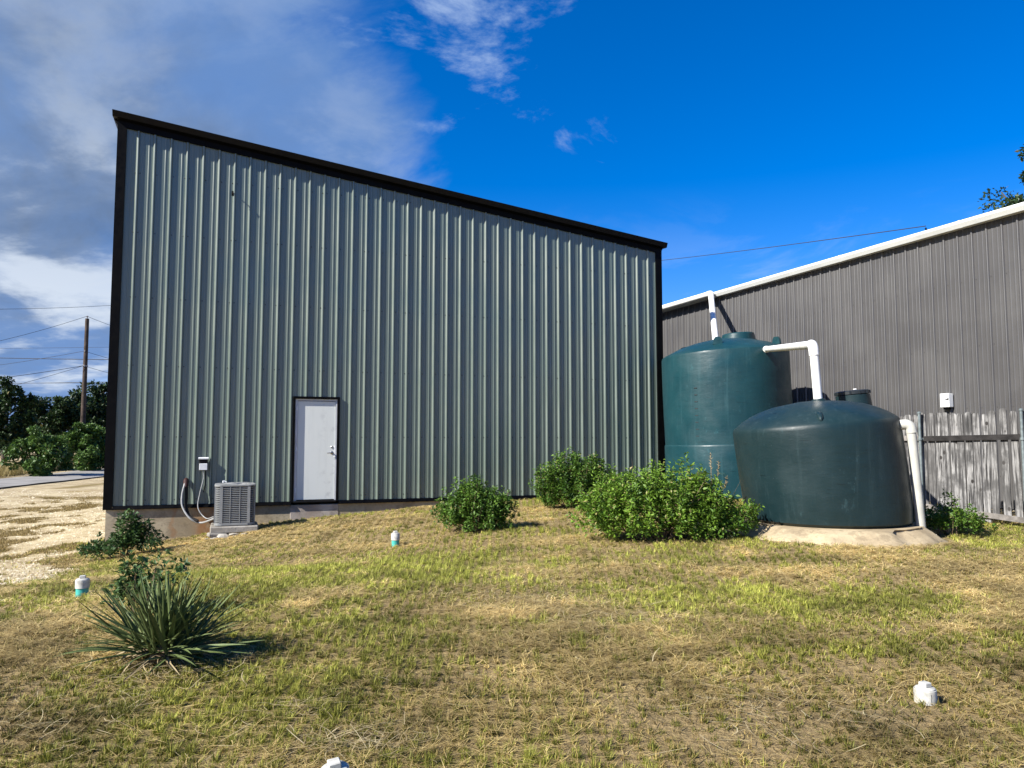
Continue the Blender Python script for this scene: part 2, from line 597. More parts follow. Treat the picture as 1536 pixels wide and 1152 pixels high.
# ------------------------------------------------------------------ ground
ctrl = [(0, 0, 0), (-3, 3, 0.0), (3, 3, 0.02), (-6, 0, 0), (6, 0, 0.05), (0, -15, 0), (-25, -15, -0.1), (25, -15, 0.2)]
for px, py, Y in ((1388, 1043, 4.4), (593, 822, 11.4), (123, 893, 7.4), (165, 829, 14.7), (260, 812, 14.9), (345, 798, 15.0), (478, 777, 15.95),
                  (560, 769, 16.3), (640, 762, 16.7), (720, 756, 17.1), (800, 750, 17.45), (960, 812, 10.3), (712, 797, 11.9), (860, 764, 14.8), (240, 1002, 5.0),
                  (180, 840, 13.2), (1450, 783, 12.8), (1250, 822, 9.3), (1530, 800, 11.6), (60, 800, 18.5), (0, 893, 7.8), (820, 920, 6.4),
                  (1250, 900, 6.9), (600, 900, 6.9)):
    p = at(px, py, Y); ctrl.append(tuple(p))
ctrl += [(4.9, 17.2, 0.24), (3.7, 19.2, 0.24), (8, 25, 0.3), (-20.5, 31, -0.42), (-22, 41, -0.40), (-25, 46, -0.3), (-28, 70, -0.2), (-18, 20, -0.62),
         (-40, 40, -0.2), (-60, 90, 0.3), (60, 60, 0.5), (0, 45, 0.0), (0, 120, 0.3), (-90, 20, 0), (90, 0, 0.4), (-12, 30, -0.6), (14, 10, 0.35)]
ctrl = np.array(ctrl)


def tps_u(r2):
    return 0.5 * r2 * np.log(r2 + 1e-9)


_n = len(ctrl)
_d2 = (ctrl[:, None, 0] - ctrl[None, :, 0]) ** 2 + (ctrl[:, None, 1] - ctrl[None, :, 1]) ** 2
_K = tps_u(_d2) + np.eye(_n) * 0.6
_P = np.c_[np.ones(_n), ctrl[:, :2]]
_A = np.block([[_K, _P], [_P.T, np.zeros((3, 3))]])
_S = np.linalg.solve(_A, np.r_[ctrl[:, 2], 0, 0, 0])


def ground_z(x, y):
    x = np.atleast_1d(np.asarray(x, float)); y = np.atleast_1d(np.asarray(y, float))
    xc = np.clip(x, -80, 80); yc = np.clip(y, -15, 110)
    z = _S[_n] + _S[_n + 1] * xc + _S[_n + 2] * yc
    for i in range(_n):
        z = z + _S[i] * tps_u((xc - ctrl[i, 0]) ** 2 + (yc - ctrl[i, 1]) ** 2)
    near = np.clip(1 - np.hypot(x, y - 8) / 60, 0, 1)
    return z + (fbm(x, y, 1.1, 3, 3) - 0.5) * 0.07 * near + (vnoise(x, y, 0.22, 9) - 0.5) * 0.018 * near


def gz(x, y):
    return float(ground_z(x, y)[0])


def masks(x, y):
    """gravel, green and straw cover of the ground"""
    e = (fbm(x, y, 1.6, 21, 4) - 0.5)
    line = -4.7 - (y - 7.0) * 0.42
    grav = sst(line - x + e * 2.4, -0.25, 0.5) * sst(y + e * 3, 6.3, 7.6)
    far = sst(y, 19, 26)
    island = sst(fbm(x, y * 0.7, 1.0, 33, 5) + 0.12 * (fbm(x, y, 5.0, 52, 2) - 0.5), 0.52, 0.58) * sst(y, 7.5, 11)
    grav = grav * (1 - 0.9 * island)
    shoulder = sst(np.abs(x + 20.0 + (y - 30) * 0.13), 1.6, 0.7)
    grav = np.maximum(grav, shoulder * (y > 20))
    g = sst(fbm(x, y, 1.5, 5, 4), 0.36, 0.62)

    def blob(cx, cy, rx, ry):
        return np.exp(-((x - cx) / rx) ** 2 - ((y - cy) / ry) ** 2)
    g = g * 0.55 + 0.50 * blob(-1.2, 8.6, 3.2, 2.1) + 0.65 * blob(2.4, 6.9, 1.7, 1.0) + 0.3 * blob(1.0, 5.2, 1.6, 0.6) + 0.35 * blob(-1.6, 5.6, 1.2, 0.9) + 0.25 * blob(3.4, 3.9, 1.1, 0.5)
    s = (0.95 * blob(0.35, 6.4, 0.8, 0.45) + 0.9 * blob(5.2, 8.2, 1.5, 1.2) + 0.7 * blob(-4.5, 13.8, 2.6, 1.5) + 0.5 * blob(-3.0, 5.2, 0.8, 0.5)
         + 0.6 * blob(2.4, 4.5, 0.8, 0.4) + 0.5 * blob(0.2, 4.6, 0.5, 0.3) + 0.55 * blob(0, 14.5, 4, 1.2) + 0.5 * blob(-2.1, 8.3, 0.7, 0.2))
    s = s + sst(fbm(x, y, 0.9, 14, 4), 0.50, 0.72) * 0.75
    s = s * (1 - 0.55 * sst(y, 5.6, 4.4) * (1 - sst(y, -1, -2) * 0))
    g = np.clip(g - 0.55 * s, 0, 1); s = np.clip(s, 0, 1)
    bare = sst(fbm(x, y, 0.7, 40, 4), 0.60, 0.72)
    return grav, g, s, bare


def axis(lo, hi, step, mn, mx, grow=1.13):
    a = list(np.arange(lo, hi + step / 2, step))
    st = step
    while a[-1] < mx:
        st *= grow; a.append(a[-1] + st)
    st = step
    while a[0] > mn:
        st *= grow; a.insert(0, a[0] - st)
    return np.array(a)


xs = axis(-13, 10.5, 0.11, -900, 900)
ys = axis(1.5, 19.5, 0.11, -300, 1500)
gx, gy = np.meshgrid(xs, ys)
gxr, gyr = gx.ravel(), gy.ravel()
gzr = ground_z(gxr, gyr)
nx, ny = len(xs), len(ys)
ii = (np.arange(ny - 1)[:, None] * nx + np.arange(nx - 1)[None, :]).ravel()
tri = np.concatenate([np.c_[ii, ii + 1, ii + nx + 1], np.c_[ii, ii + nx + 1, ii + nx]])
mk = masks(gxr, gyr)
me = tri_mesh('ground', np.c_[gxr, gyr, gzr], tri, np.c_[mk[0], mk[1], mk[2]], True)


def ground_mat():
    m = Mat('lawn_soil_and_gravel', 0.95, 0.15)
    sp = m.n.new('ShaderNodeSeparateColor'); m.l.new(m.attr().outputs['Color'], sp.inputs[0])
    v = m.world()
    fine = m.noise(v, 55, 5, 0.7)
    mid = m.noise(v, 6.5, 6, 0.65)
    soil = m.mix(m.rng(mid, 0.35, 0.68), (0.070, 0.044, 0.020), (0.22, 0.148, 0.072))
    soil = m.mix(m.rng(fine, 0.45, 0.7), soil, (0.34, 0.25, 0.125))
    thatch = m.mix(m.rng(m.noise(m.world((1, 1, 1)), 120, 3, 0.7), 0.35, 0.65), (0.17, 0.120, 0.052), (0.60, 0.47, 0.225))
    lawn = m.mix(m.rng(sp.outputs[2], 0.1, 0.9, 0.35, 0.9), soil, thatch)
    lawn = m.mix(m.rng(sp.outputs[1], 0.2, 0.9, 0.0, 0.55), lawn, (0.15, 0.14, 0.033))
    vor = m.n.new('ShaderNodeTexVoronoi'); m.l.new(v, vor.inputs['Vector']); vor.inputs['Scale'].default_value = 26
    peb = m.mix(m.rng(vor.outputs['Distance'], 0.05, 0.55), (0.60, 0.51, 0.32), (0.33, 0.25, 0.145))
    peb = m.mix(m.rng(m.noise(v, 1.3, 6, 0.65), 0.40, 0.68, 0, 0.6), peb, (0.62, 0.53, 0.34))
    dryp = m.rng(m.noise(m.world((1, 1.5, 1)), 1.5, 8, 0.75), 0.56, 0.63, 0, 0.8)
    peb = m.mix(dryp, peb, (0.20, 0.15, 0.075))
    a = m.mix(m.rng(sp.outputs[0], 0.25, 0.75), lawn, peb)
    m.base(a)
    h = m.math('ADD', fine, m.math('MULTIPLY', vor.outputs['Distance'], 0.6))
    m.bump(h, 0.8, 0.03)
    return m.m


g_ob = link_mesh('ground', me, ground_mat())
tag(g_ob, 'dry lawn and pale gravel yard sloping down to the left', 'ground', kind='structure')


def strip(name, pts, width, lift, mat, label, crown=0.0):
    vs, fs = [], []
    P = [Vector((p[0], p[1], 0)) for p in pts]
    # resample
    dense = []
    for a, b in zip(P[:-1], P[1:]):
        k = max(1, int((b - a).length / 1.0))
        dense += [a.lerp(b, t / k) for t in range(k)]
    dense.append(P[-1])
    m_ = 8
    for i, p in enumerate(dense):
        t = (dense[min(i + 1, len(dense) - 1)] - dense[max(i - 1, 0)]).normalized()
        n = Vector((t.y, -t.x, 0))
        zz = []
        for k in range(m_ + 1):
            q = p + n * width * (k / m_ - 0.5)
            vs.append((q.x, q.y, gz(q.x, q.y) + lift + crown * (1 - (2 * k / m_ - 1) ** 2)))
    for i in range(len(dense) - 1):
        for k in range(m_):
            a = i * (m_ + 1) + k
            fs.append((a, a + 1, a + m_ + 2, a + m_ + 1))
    b = MB(); b.add(vs, fs)
    o = b.build(name, mat, None, 60)
    return tag(o, label, 'road', kind='structure')


def asphalt():
    m = Mat('worn_pale_asphalt', 0.9, 0.2)
    v = m.world()
    a = m.mix(m.rng(m.noise(v, 0.8, 5), 0.3, 0.7), (0.19, 0.18, 0.165), (0.28, 0.265, 0.245))
    a = m.mix(m.rng(m.noise(v, 40, 3), 0.5, 0.7, 0, 0.5), a, (0.33, 0.32, 0.30))
    m.base(a); m.bump(m.noise(v, 60, 3), 0.4, 0.01)
    return m.m


M['asphalt'] = asphalt()
strip('road', [(-19.5, 2), (-20.6, 14), (-22.3, 30), (-23.6, 42), (-25.6, 56), (-30, 80), (-38, 120)], 3.5, 0.06, M['asphalt'],
      'narrow grey asphalt road running away past the trees', 0.03)
strip('driveway', [(-24.0, 33.0), (-28.5, 35.5), (-34, 41.5), (-42, 55), (-55, 80)], 3.6, 0.05, M['asphalt'],
      'grey driveway branching off the road under dark trees', 0.02)

# ------------------------------------------------------------------ ribbed cladding
PITCH_RIB = 0.3048
RIB = [(-0.038, 0.0), (-0.028, 0.0145), (-0.016, 0.0275), (-0.006, 0.0325), (0.006, 0.033), (0.014, 0.028), (0.028, 0.0)]
MINOR = [(-0.018, 0.0), (-0.009, 0.0055), (0.009, 0.0055), (0.016, 0.0)]


def profile(x0, x1, rib0):
    """(x, outward) breakpoints of a ribbed sheet between x0 and x1, ribs at rib0 + k * pitch"""
    pts = []
    k0 = int(math.floor((x0 - rib0) / PITCH_RIB)) - 1
    k1 = int(math.ceil((x1 - rib0) / PITCH_RIB)) + 1
    for k in range(k0, k1 + 1):
        c = rib0 + k * PITCH_RIB
        pts += [(c + a, o) for a, o in RIB]
        for t in (1 / 3, 2 / 3):
            pts += [(c + PITCH_RIB * t + a, o) for a, o in MINOR]

    def val(x):
        for (a, oa), (b, ob) in zip(pts[:-1], pts[1:]):
            if a <= x <= b:
                return oa + (ob - oa) * (x - a) / (b - a) if b > a else oa
        return 0
    out = [(x0, val(x0))] + [p for p in pts if x0 + 1e-4 < p[0] < x1 - 1e-4] + [(x1, val(x1))]
    return out


def sheet(x0, x1, rib0, zb, zt, y0=0.0, lift=0.0, openings=()):
    """vertical ribbed sheet as MB in local coordinates (outward is -y)"""
    pr = profile(x0, x1, rib0)
    for (a, b, top) in openings:
        for e in (a, b):
            if x0 + 1e-3 < e < x1 - 1e-3:
                for i in range(len(pr) - 1):
                    if pr[i][0] < e < pr[i + 1][0]:
                        t = (e - pr[i][0]) / (pr[i + 1][0] - pr[i][0])
                        pr.insert(i + 1, (e, pr[i][1] + t * (pr[i + 1][1] - pr[i][1])))
                        break
    b = MB()
    for (xa, oa), (xb, ob) in zip(pr[:-1], pr[1:]):
        z0 = zb
        for (a, c, top) in openings:
            if xa >= a - 1e-4 and xb <= c + 1e-4:
                z0 = top
        b.add([(xa, y0 - oa - lift, z0), (xb, y0 - ob - lift, z0), (xb, y0 - ob - lift, zt(xb)), (xa, y0 - oa - lift, zt(xa))], [(0, 1, 2, 3)])
    return b


# ------------------------------------------------------------------ grey-green metal building
bld = empty('metal_building', WALL_O, WALL_RZ, 'tall grey-green ribbed metal building with black trim and sloping roofline', 'building')
TL, TR = 7.74, 6.23          # top of the rake trim at the left and right corner


def rake(x):
    return TL + (TR - TL) * x / WALL_L


def wtop(x):
    return rake(x) - 0.10


RIB0 = 1.1 * PITCH_RIB
DX0, DX1, DTOP = 3.42, 4.38, 2.20
pan_w = 3 * PITCH_RIB
x = RIB0 - pan_w + 0.0
i = 0
while x < WALL_L - 0.02:
    a, b = max(x, 0.02), min(x + pan_w + 0.0, WALL_L - 0.02)
    if b - a > 0.02:
        sheet(a, b, RIB0, 0.0, wtop, 0.0, 0.004 * (i % 2), [(DX0, DX1, DTOP)]).build('wall_panel', M['panel'], bld)
    x += pan_w; i += 1

DEPTH = 15.0
# corner trims (L shaped)
for xc, sgn in ((0.0, -1), (WALL_L, 1)):
    zt = rake(xc) - 0.12
    b = MB()
    w = 0.12
    o = 0.045
    if sgn < 0:
        b.prism([(-o, -o, 0), (w, -o, 0), (w, -0.034, 0), (w - 0.01, -0.002, 0), (-0.02, -0.002, 0), (-0.02, 0.16, 0), (-o, 0.16, 0)], (0, 0, -0.05), (0, 0, zt))
    else:
        b.prism([(o, -o, 0), (o, 0.16, 0), (0.02, 0.16, 0), (0.02, -0.002, 0), (-w + 0.01, -0.002, 0), (-w, -0.034, 0), (-w, -o, 0)], (xc, 0, -0.05), (xc, 0, zt))
    b.build('corner_trim', M['black'], bld)
# base trims left and right of the door
for a, c in ((0.123, DX0 - 0.002), (DX1 + 0.002, WALL_L - 0.123)):
    b = MB(); b.prism([(0, -0.060, -0.052), (0, -0.060, -0.042), (0, -0.036, 0.022), (0, -0.002, 0.022), (0, -0.002, -0.052)], (a, 0, 0), (c, 0, 0))
    b.build('base_trim', M['black'], bld)
# rake trim and fascia along the slope
dz = (TR - TL)
ext = 0.13
za, zb_ = rake(-ext), rake(WALL_L + ext)
b = MB(); b.prism([(0, -0.004, -0.245), (0, -0.044, -0.245), (0, -0.050, -0.13), (0, -0.150, -0.105), (0, -0.150, -0.100), (0, -0.004, -0.10)],
                  (-0.046, 0, rake(-0.046)), (WALL_L + 0.046, 0, rake(WALL_L + 0.046)))
b.build('rake_trim', M['black'], bld)
b = MB(); b.prism([(0, -0.10, -0.103), (0, -0.155, -0.103), (0, -0.205, 0.0), (0, -0.19, 0.012), (0, 0.05, 0.02), (0, 0.05, -0.09)],
                  (-ext, 0, za), (WALL_L + ext, 0, zb_))
b.build('fascia', M['charcoal'], bld)
# eave returns at both ends, running back along the side walls
for xc, sg in ((0, -1), (WALL_L, 1)):
    b = MB()
    b.prism([(sg * 0.02, 0, -0.22), (sg * 0.05, 0, -0.22), (sg * 0.13, 0, -0.10), (sg * 0.13, 0, 0.0), (sg * 0.02, 0, 0.0)],
            (xc, 0.052, rake(xc + sg * ext)), (xc, DEPTH, rake(xc + sg * ext)))
    b.build('eave_trim', M['charcoal'], bld)
# roof, side and back walls
b = MB()
b.add([(-0.10, 0.06, rake(-0.1) + 0.0), (WALL_L + 0.10, 0.06, rake(WALL_L + 0.1)), (WALL_L + 0.10, DEPTH, rake(WALL_L + 0.1)), (-0.10, DEPTH, rake(-0.1)),
       (-0.10, 0.06, rake(-0.1) - 0.05), (WALL_L + 0.10, 0.06, rake(WALL_L + 0.1) - 0.05), (WALL_L + 0.10, DEPTH, rake(WALL_L + 0.1) - 0.05), (-0.10, DEPTH, rake(-0.1) - 0.05)],
      [(0, 1, 2, 3), (7, 6, 5, 4), (0, 4, 5, 1), (1, 5, 6, 2), (2, 6, 7, 3), (3, 7, 4, 0)])
b.build('roof', M['charcoal'], bld)
for xc, sg in ((0.0, -1), (WALL_L, 1)):
    s_ = sheet(0.165, DEPTH - 0.02, 0.3, 0.0, lambda q, xc=xc: wtop(xc))
    v = [(xc + sg * (-p[1]) if True else 0, p[0], p[2]) for p in s_.v]
    b = MB(); b.v = v; b.f = s_.f
    b.build('side_wall', M['panel'], bld)
s_ = sheet(0.02, WALL_L - 0.02, 0.3, 0.0, wtop)
b = MB(); b.v = [(p[0], DEPTH - p[1], p[2]) for p in s_.v]; b.f = s_.f
b.build('back_wall', M['panel'], bld)
# foundation
b = MB()
cx = [0.01, 2.0, DX0 - 0.05]
b.box((WALL_L / 2, DEPTH / 2 - 0.0, -0.055 - 0.75), (WALL_L - 0.01, DEPTH, 1.5))
b.build('foundation', M['found'], bld)
b = MB(); b.box(((DX0 + DX1) / 2, 0.055, -0.44), (DX1 - DX0 + 0.02, 0.13, 0.766), bev=0.008)
b.build('door_step', M['sill_conc'], bld)
# screws in rows over the girts
b = MB()
for zr in (0.12, 1.35, 2.75, 4.1, 5.4, 6.6):
    k = 0
    while True:
        xx = RIB0 + k * PITCH_RIB + 0.048
        if xx > WALL_L - 0.1: break
        if zr < wtop(xx) - 0.3 and not (DX0 - 0.1 < xx < DX1 + 0.1 and zr < DTOP):
            for dx in ((0, -0.096) if k % 3 == 0 else (0,)):
                b.lathe([(0.013, 0), (0.013, 0.004), (0.007, 0.007), (0.007, 0.013)], 6, (0, 0, 0))
                n = 24
                for q in range(len(b.v) - n, len(b.v)):
                    px_, py_, pz_ = b.v[q]
                    b.v[q] = (xx + dx + px_, -0.0015 - pz_, zr + py_)
        k += 1
o = b.build('screw_heads', M['screw'], bld); o['kind'] = 'stuff'
# iron hook high on the wall
p = at(347, 291, 15.6)
hx = 2.13; hz = p.z - WALL_O.z
b = MB(); b.tube([(hx, 0.0, hz), (hx, -0.06, hz + 0.005), (hx + 0.005, -0.11, hz - 0.01), (hx + 0.012, -0.13, hz - 0.05), (hx + 0.015, -0.12, hz - 0.09)], 0.011, 6)
b.box((hx, -0.012, hz), (0.05, 0.02, 0.09))
b.build('wall_hook', M['black'], bld, 40)
# small junction bracket on the right corner
b = MB(); b.box((WALL_L + 0.075, 0.3, 4.75), (0.06, 0.12, 0.10), bev=0.01); b.tube([(WALL_L + 0.09, 0.3, 4.8), (WALL_L + 0.11, 0.3, 4.95)], 0.012, 6)
b.build('eave_bracket', M['black'], bld)

# door
door = empty('door', (DX0, 0, 0)); door.parent = bld; del_keys = None
dw = DX1 - DX0
for nm, c, d in (('casing', (0.025, -0.018, DTOP / 2), (0.05, 0.07, DTOP)), ('casing', (dw - 0.025, -0.018, DTOP / 2), (0.05, 0.07, DTOP)),
                 ('casing', (dw / 2, -0.018, DTOP - 0.025), (dw - 0.101, 0.07, 0.05))):
    b = MB(); b.box(c, d, bev=0.004); b.build(nm, M['black'], door)
b = MB()
b.box((0.076, 0.030, (DTOP - 0.05) / 2 + 0.01), (0.05, 0.10, DTOP - 0.07)); b.box((dw - 0.064, 0.030, (DTOP - 0.05) / 2 + 0.01), (0.026, 0.10, DTOP - 0.07))
b.box((dw / 2 + 0.01, 0.030, DTOP - 0.068), (dw - 0.155, 0.098, 0.034))
b.build('frame', M['door_frame'], door)
lw = dw - 0.185
b = MB(); b.box((lw / 2, 0, (DTOP - 0.14) / 2), (lw, 0.044, DTOP - 0.145), bev=0.003)
leaf = b.build('door_leaf', M['door'], door); leaf.location = (0.104, 0.020, 0.045)
b = MB(); b.box((dw / 2, -0.01, 0.012), (dw - 0.102, 0.13, 0.036), bev=0.006); b.build('threshold', M['charcoal'], door)
for zz in (0.25, 1.10, 1.95):
    b = MB(); b.tube([(0.098, -0.010, zz - 0.05), (0.098, -0.010, zz + 0.05)], 0.009, 8); b.box((0.085, -0.021, zz), (0.026, 0.004, 0.09))
    b.build('hinge', M['boxgrey'], door)
hx_ = 0.104 + lw - 0.065
b = MB()
b.lathe([(0.034, 0), (0.034, 0.008), (0.026, 0.014), (0.014, 0.018), (0.014, 0.05)], 16)
b.v = [(hx_ + p[0], -0.002 - p[2], 1.02 + p[1]) for p in b.v]
b.tube([(hx_, -0.050, 1.02), (hx_ - 0.03, -0.056, 1.02), (hx_ - 0.105, -0.054, 1.012)], [0.012, 0.010, 0.008], 8)
b.build('lever_handle', M['chrome'], door, 40)
b = MB(); b.lathe([(0.026, 0), (0.026, 0.01), (0.02, 0.016)], 16); b.v = [(hx_ + 0.01, -0.002 - p[2], 1.14 + p[1]) if False else (hx_ + p[0], -0.002 - p[2], 1.14 + p[1]) for p in b.v]
b.build('deadbolt', M['chrome'], door, 40)
b = MB(); b.box((hx_ + 0.062, -0.008, 1.05), (0.03, 0.010, 0.24), bev=0.003); b.build('latch_guard', M['boxgrey'], door)

# ------------------------------------------------------------------ neighbouring building
E1 = at(1536, 302, 13.6); E2 = at(990, 462, 24.65)
ed = (Vector((E1.x, E1.y, 0)) - Vector((E2.x, E2.y, 0))).normalized()
NZ = 0.25
NO = Vector((E2.x, E2.y, NZ)) - ed * 2.2
NRZ = math.atan2(ed.y, ed.x)
NL = 20.0
EZ = (E1.z + E2.z) / 2 - NZ          # eave height above the neighbour's floor
nb = empty('neighbour_building', NO, NRZ, 'long brown-grey ribbed metal building with white gutter behind the tanks and fence', 'building')
ny_in = Vector((-ed.y, ed.x, 0))


def npt(x, y, z):
    return NO + ed * x + ny_in * y + Vector((0, 0, z))


OV = 0.22
x = 0.0; i = 0
while x < NL - 0.1:
    b = sheet(x, min(x + pan_w, NL), 0.12, 0.0, lambda q: EZ - 0.10, OV, 0.0015 * (i % 2))
    b.build('wall_panel', M['panel2'], nb)
    x += pan_w; i += 1
# gutter: upright lip over a face that turns in below
b = MB()
b.prism([(0, 0.0, 0.0), (0, -0.012, -0.004), (0, -0.012, -0.055), (0, 0.045, -0.135), (0, OV - 0.04, -0.135), (0, OV - 0.04, -0.127),
         (0, 0.050, -0.127), (0, 0.0, -0.052)], (-0.1, 0, EZ), (NL + 0.1, 0, EZ))
b.build('gutter', M['gutter'], nb)
b = MB()
b.add([(-0.15, 0.03, EZ - 0.015), (NL + 0.15, 0.03, EZ - 0.015), (NL + 0.15, 6.0, EZ + 0.75), (-0.15, 6.0, EZ + 0.75), (NL + 0.15, 12, EZ - 0.015), (-0.15, 12, EZ - 0.015)],
      [(0, 1, 2, 3), (3, 2, 4, 5)])
b.build('roof', M['roofing'], nb)
for xe in (0.0, NL):
    b = MB(); b.add([(xe, OV, 0), (xe, 11.8, 0), (xe, 11.8, EZ - 0.05), (xe, 6, EZ + 0.70), (xe, OV, EZ - 0.05)], [(0, 1, 2, 3, 4)])
    b.build('end_wall', M['panel2'], nb)
b = MB(); b.box((NL / 2, 11.85, EZ / 2), (NL, 0.05, EZ - 0.1)); b.build('back_wall', M['panel2'], nb)
b = MB(); b.box((NL / 2, 6.0, -0.2), (NL, 11.5, 0.36)); b.build('slab', M['acpad'], nb)
# joints between gutter lengths
for k in range(1, 6):
    b = MB(); b.prism([(0, -0.015, 0.002), (0, -0.015, -0.057), (0, 0.043, -0.139), (0, 0.055, -0.139), (0, 0.0, -0.05), (0, 0, 0.002)], (k * 3.05 + 0.6, 0, EZ), (k * 3.05 + 0.66, 0, EZ))
    b.build('gutter_joint', M['gutter'], nb)
b = MB()
for zr in (0.6, 1.9, 3.1, 4.4):
    for k in range(int(NL / PITCH_RIB)):
        xx = 0.12 + k * PITCH_RIB + 0.048
        b.box((xx, OV - 0.004, zr), (0.013, 0.012, 0.013))
o = b.build('screw_heads', M['panel2'], nb); o['kind'] = 'stuff'


def on_nwall(px, py):
    """point on the neighbour's wall under a photo pixel"""
    d = at(px, py, 1.0) - Vector((0, 0, EYE))
    n = ny_in
    p0 = npt(0, OV, 0)
    t = n.dot(p0 - Vector((0, 0, EYE))) / n.dot(d)
    return Vector((0, 0, EYE)) + d * t


q = on_nwall(1425, 601)
lx = (q - NO).dot(ed)
bx = empty('disconnect_box', npt(lx, OV - 0.032, q.z - NZ), NRZ, 'small white electrical disconnect box on the brown-grey wall above the fence', 'electrical box')
b = MB(); b.box((0, -0.055, 0), (0.20, 0.11, 0.27), bev=0.008); b.build('housing', M['boxgrey'], bx)
b = MB(); b.box((0, -0.116, 0.004), (0.206, 0.010, 0.275), bev=0.004); b.build('cover', M['boxgrey'], bx)
b = MB(); b.box((0.055, -0.128, 0.02), (0.065, 0.012, 0.012)); b.box((0.085, -0.130, 0.03), (0.014, 0.02, 0.035)); b.build('latch', M['black'], bx)
b = MB(); b.box((0, -0.05, -0.155), (0.12, 0.07, 0.04)); b.build('knockout', M['black'], bx)
b = MB(); b.box((-0.045, -0.1225, 0.02), (0.07, 0.002, 0.09)); b.build('sticker', simple('grey_sticker', (0.45, 0.46, 0.47), 0.5, var=0.2, scale=60), bx)

# ------------------------------------------------------------------ water tanks
def settle(lean, slope, rim):
    """a soft plastic tank that has settled: the axis leans to -x and the rim tips up towards +x, the foot stays flat"""
    def f(p):
        k = p[2] / rim
        return Vector((p[0] - lean * p[2], p[1], p[2] + slope * p[0] * min(k, 1.0)))
    return f


def settle_ob(o, f):
    if o.location.length < 1e-6:
        for v in o.data.vertices:
            v.co = f(v.co)
    else:
        o.location = f(o.location)


T1 = Vector((5.12, 18.05, 0.22))
T1R = 1.475
S1 = settle(0.03, 0.06, 3.34)
t1 = empty('water_tank', T1, 0, 'tallest teal green plastic water tank between the two metal buildings', 'water tank')


def t1prof(R_, H_, rim):
    return [(0.02, 0), (R_ - 0.06, 0), (R_, 0.05), (R_ + 0.004, 0.6), (R_ + 0.002, 1.18), (R_ - 0.004, 1.21), (R_ - 0.018, 1.225), (R_ - 0.018, 1.26),
            (R_ - 0.012, 1.9), (R_ - 0.014, 2.5), (R_ - 0.018, rim - 0.07), (R_ - 0.03, rim - 0.02), (R_ - 0.075, rim + 0.015), (R_ - 0.2, rim + 0.07),
            (R_ * 0.72, rim + 0.17), (R_ * 0.48, rim + 0.27), (R_ * 0.27, rim + 0.33), (0.02, rim + 0.35)]


b = MB(); b.lathe(t1prof(T1R, 3.67, 3.34), 96, wob=lambda a, z: 0.006 * math.sin(3 * a + z * 2) + 0.004 * math.sin(7 * a - z))
b.build('tank_body', M['tank1'], t1, 35)
mh = Vector((0.40, 0.15, 3.62))
b = MB(); b.lathe([(0.44, -0.02), (0.44, 0.015), (0.40, 0.03), (0.375, 0.18), (0.355, 0.20), (0.02, 0.205)], 32, mh); b.build('manhole', M['tank1'], t1, 35)
for k in range(8):      # raised level marks
    a = R(-90 - 42)
    rr = T1R - 0.012
    zz = 1.42 + k * 0.155
    b = MB(); b.box((0, 0, 0), (0.075, 0.012, 0.02), bev=0.004)
    o = b.build('level_mark', M['lid'], t1); o.location = (math.cos(a) * rr, math.sin(a) * rr, zz); o.rotation_euler = (0, 0, a + R(90))
for ang, rr, nm in ((R(-90 - 22), 1.12, 'lifting_lug'), (R(-28), 1.20, 'lifting_lug')):
    b = MB()
    b.prism([(0, -0.11, 0), (0, 0.11, 0), (0, 0.09, 0.12), (0, 0.05, 0.17), (0, -0.05, 0.17), (0, -0.09, 0.12)], (-0.03, 0, 0), (0.03, 0, 0))
    b.tube([(-0.034, 0, 0.11), (0.034, 0, 0.11)], 0.028, 10)
    o = b.build(nm, M['tank1'], t1, 40)
    o.location = (math.cos(ang) * rr, math.sin(ang) * rr, 3.36 + (T1R - rr) * 0.30); o.rotation_euler = (0, 0, ang + R(60 if ang > R(-60) else 12))
b = MB(); b.lathe([(0.11, 0), (0.11, 0.03), (0.085, 0.05), (0.085, 0.09), (0.02, 0.1)], 20); o = b.build('inlet_fitting', M['tank1'], t1, 35)
o.location = (-0.06, 0.55, 3.60)

for o in t1.children: settle_ob(o, S1)

# a further tank standing behind, only its lid region shows
T3 = Vector((5.05, 22.2, 0.25))
t3 = empty('water_tank', (5.04, 21.35, 0.06), 0, 'teal green tank mostly hidden behind the tallest tank, only its lid showing', 'water tank')
b = MB(); b.lathe([(0.02, 0), (0.66, 0), (0.70, 0.05), (0.70, 3.50), (0.66, 3.58), (0.45, 3.80), (0.30, 3.88), (0.28, 3.99), (0.02, 4.0)], 48); b.build('tank_body', M['tank1'], t3, 35)
b = MB(); b.lathe([(0.31, 0), (0.31, 0.05), (0.28, 0.07), (0.02, 0.075)], 32, (0, 0, 3.985)); b.build('lid', M['tank1'], t3, 35)

# low tank in front, leaning a little to the left with its pad
T2 = at(1243, 786, 11.1); T2.z = 0.37
S2 = settle(0.135, 0.088, 1.37)
t2 = empty('water_tank', T2, 0, 'low wide dark slate green tank on the concrete pad beside the fence', 'water tank')
T2R = 1.115
b = MB(); b.lathe([(0.02, 0), (T2R - 0.06, 0), (T2R - 0.01, 0.04), (T2R + 0.006, 0.22), (T2R + 0.008, 0.7), (T2R + 0.004, 1.2), (T2R, 1.32), (T2R - 0.006, 1.362), (T2R - 0.026, 1.393),
                   (T2R - 0.075, 1.43), (T2R - 0.15, 1.485), (T2R - 0.27, 1.55), (T2R - 0.43, 1.615), (T2R - 0.62, 1.665), (0.30, 1.69), (0.14, 1.71), (0.02, 1.712)], 96,
                  wob=lambda a, z: (0.010 * math.sin(2 * a + 1 + z) + 0.005 * math.sin(5 * a - 2 * z)))
b.build('tank_body', M['tank2'], t2, 35)
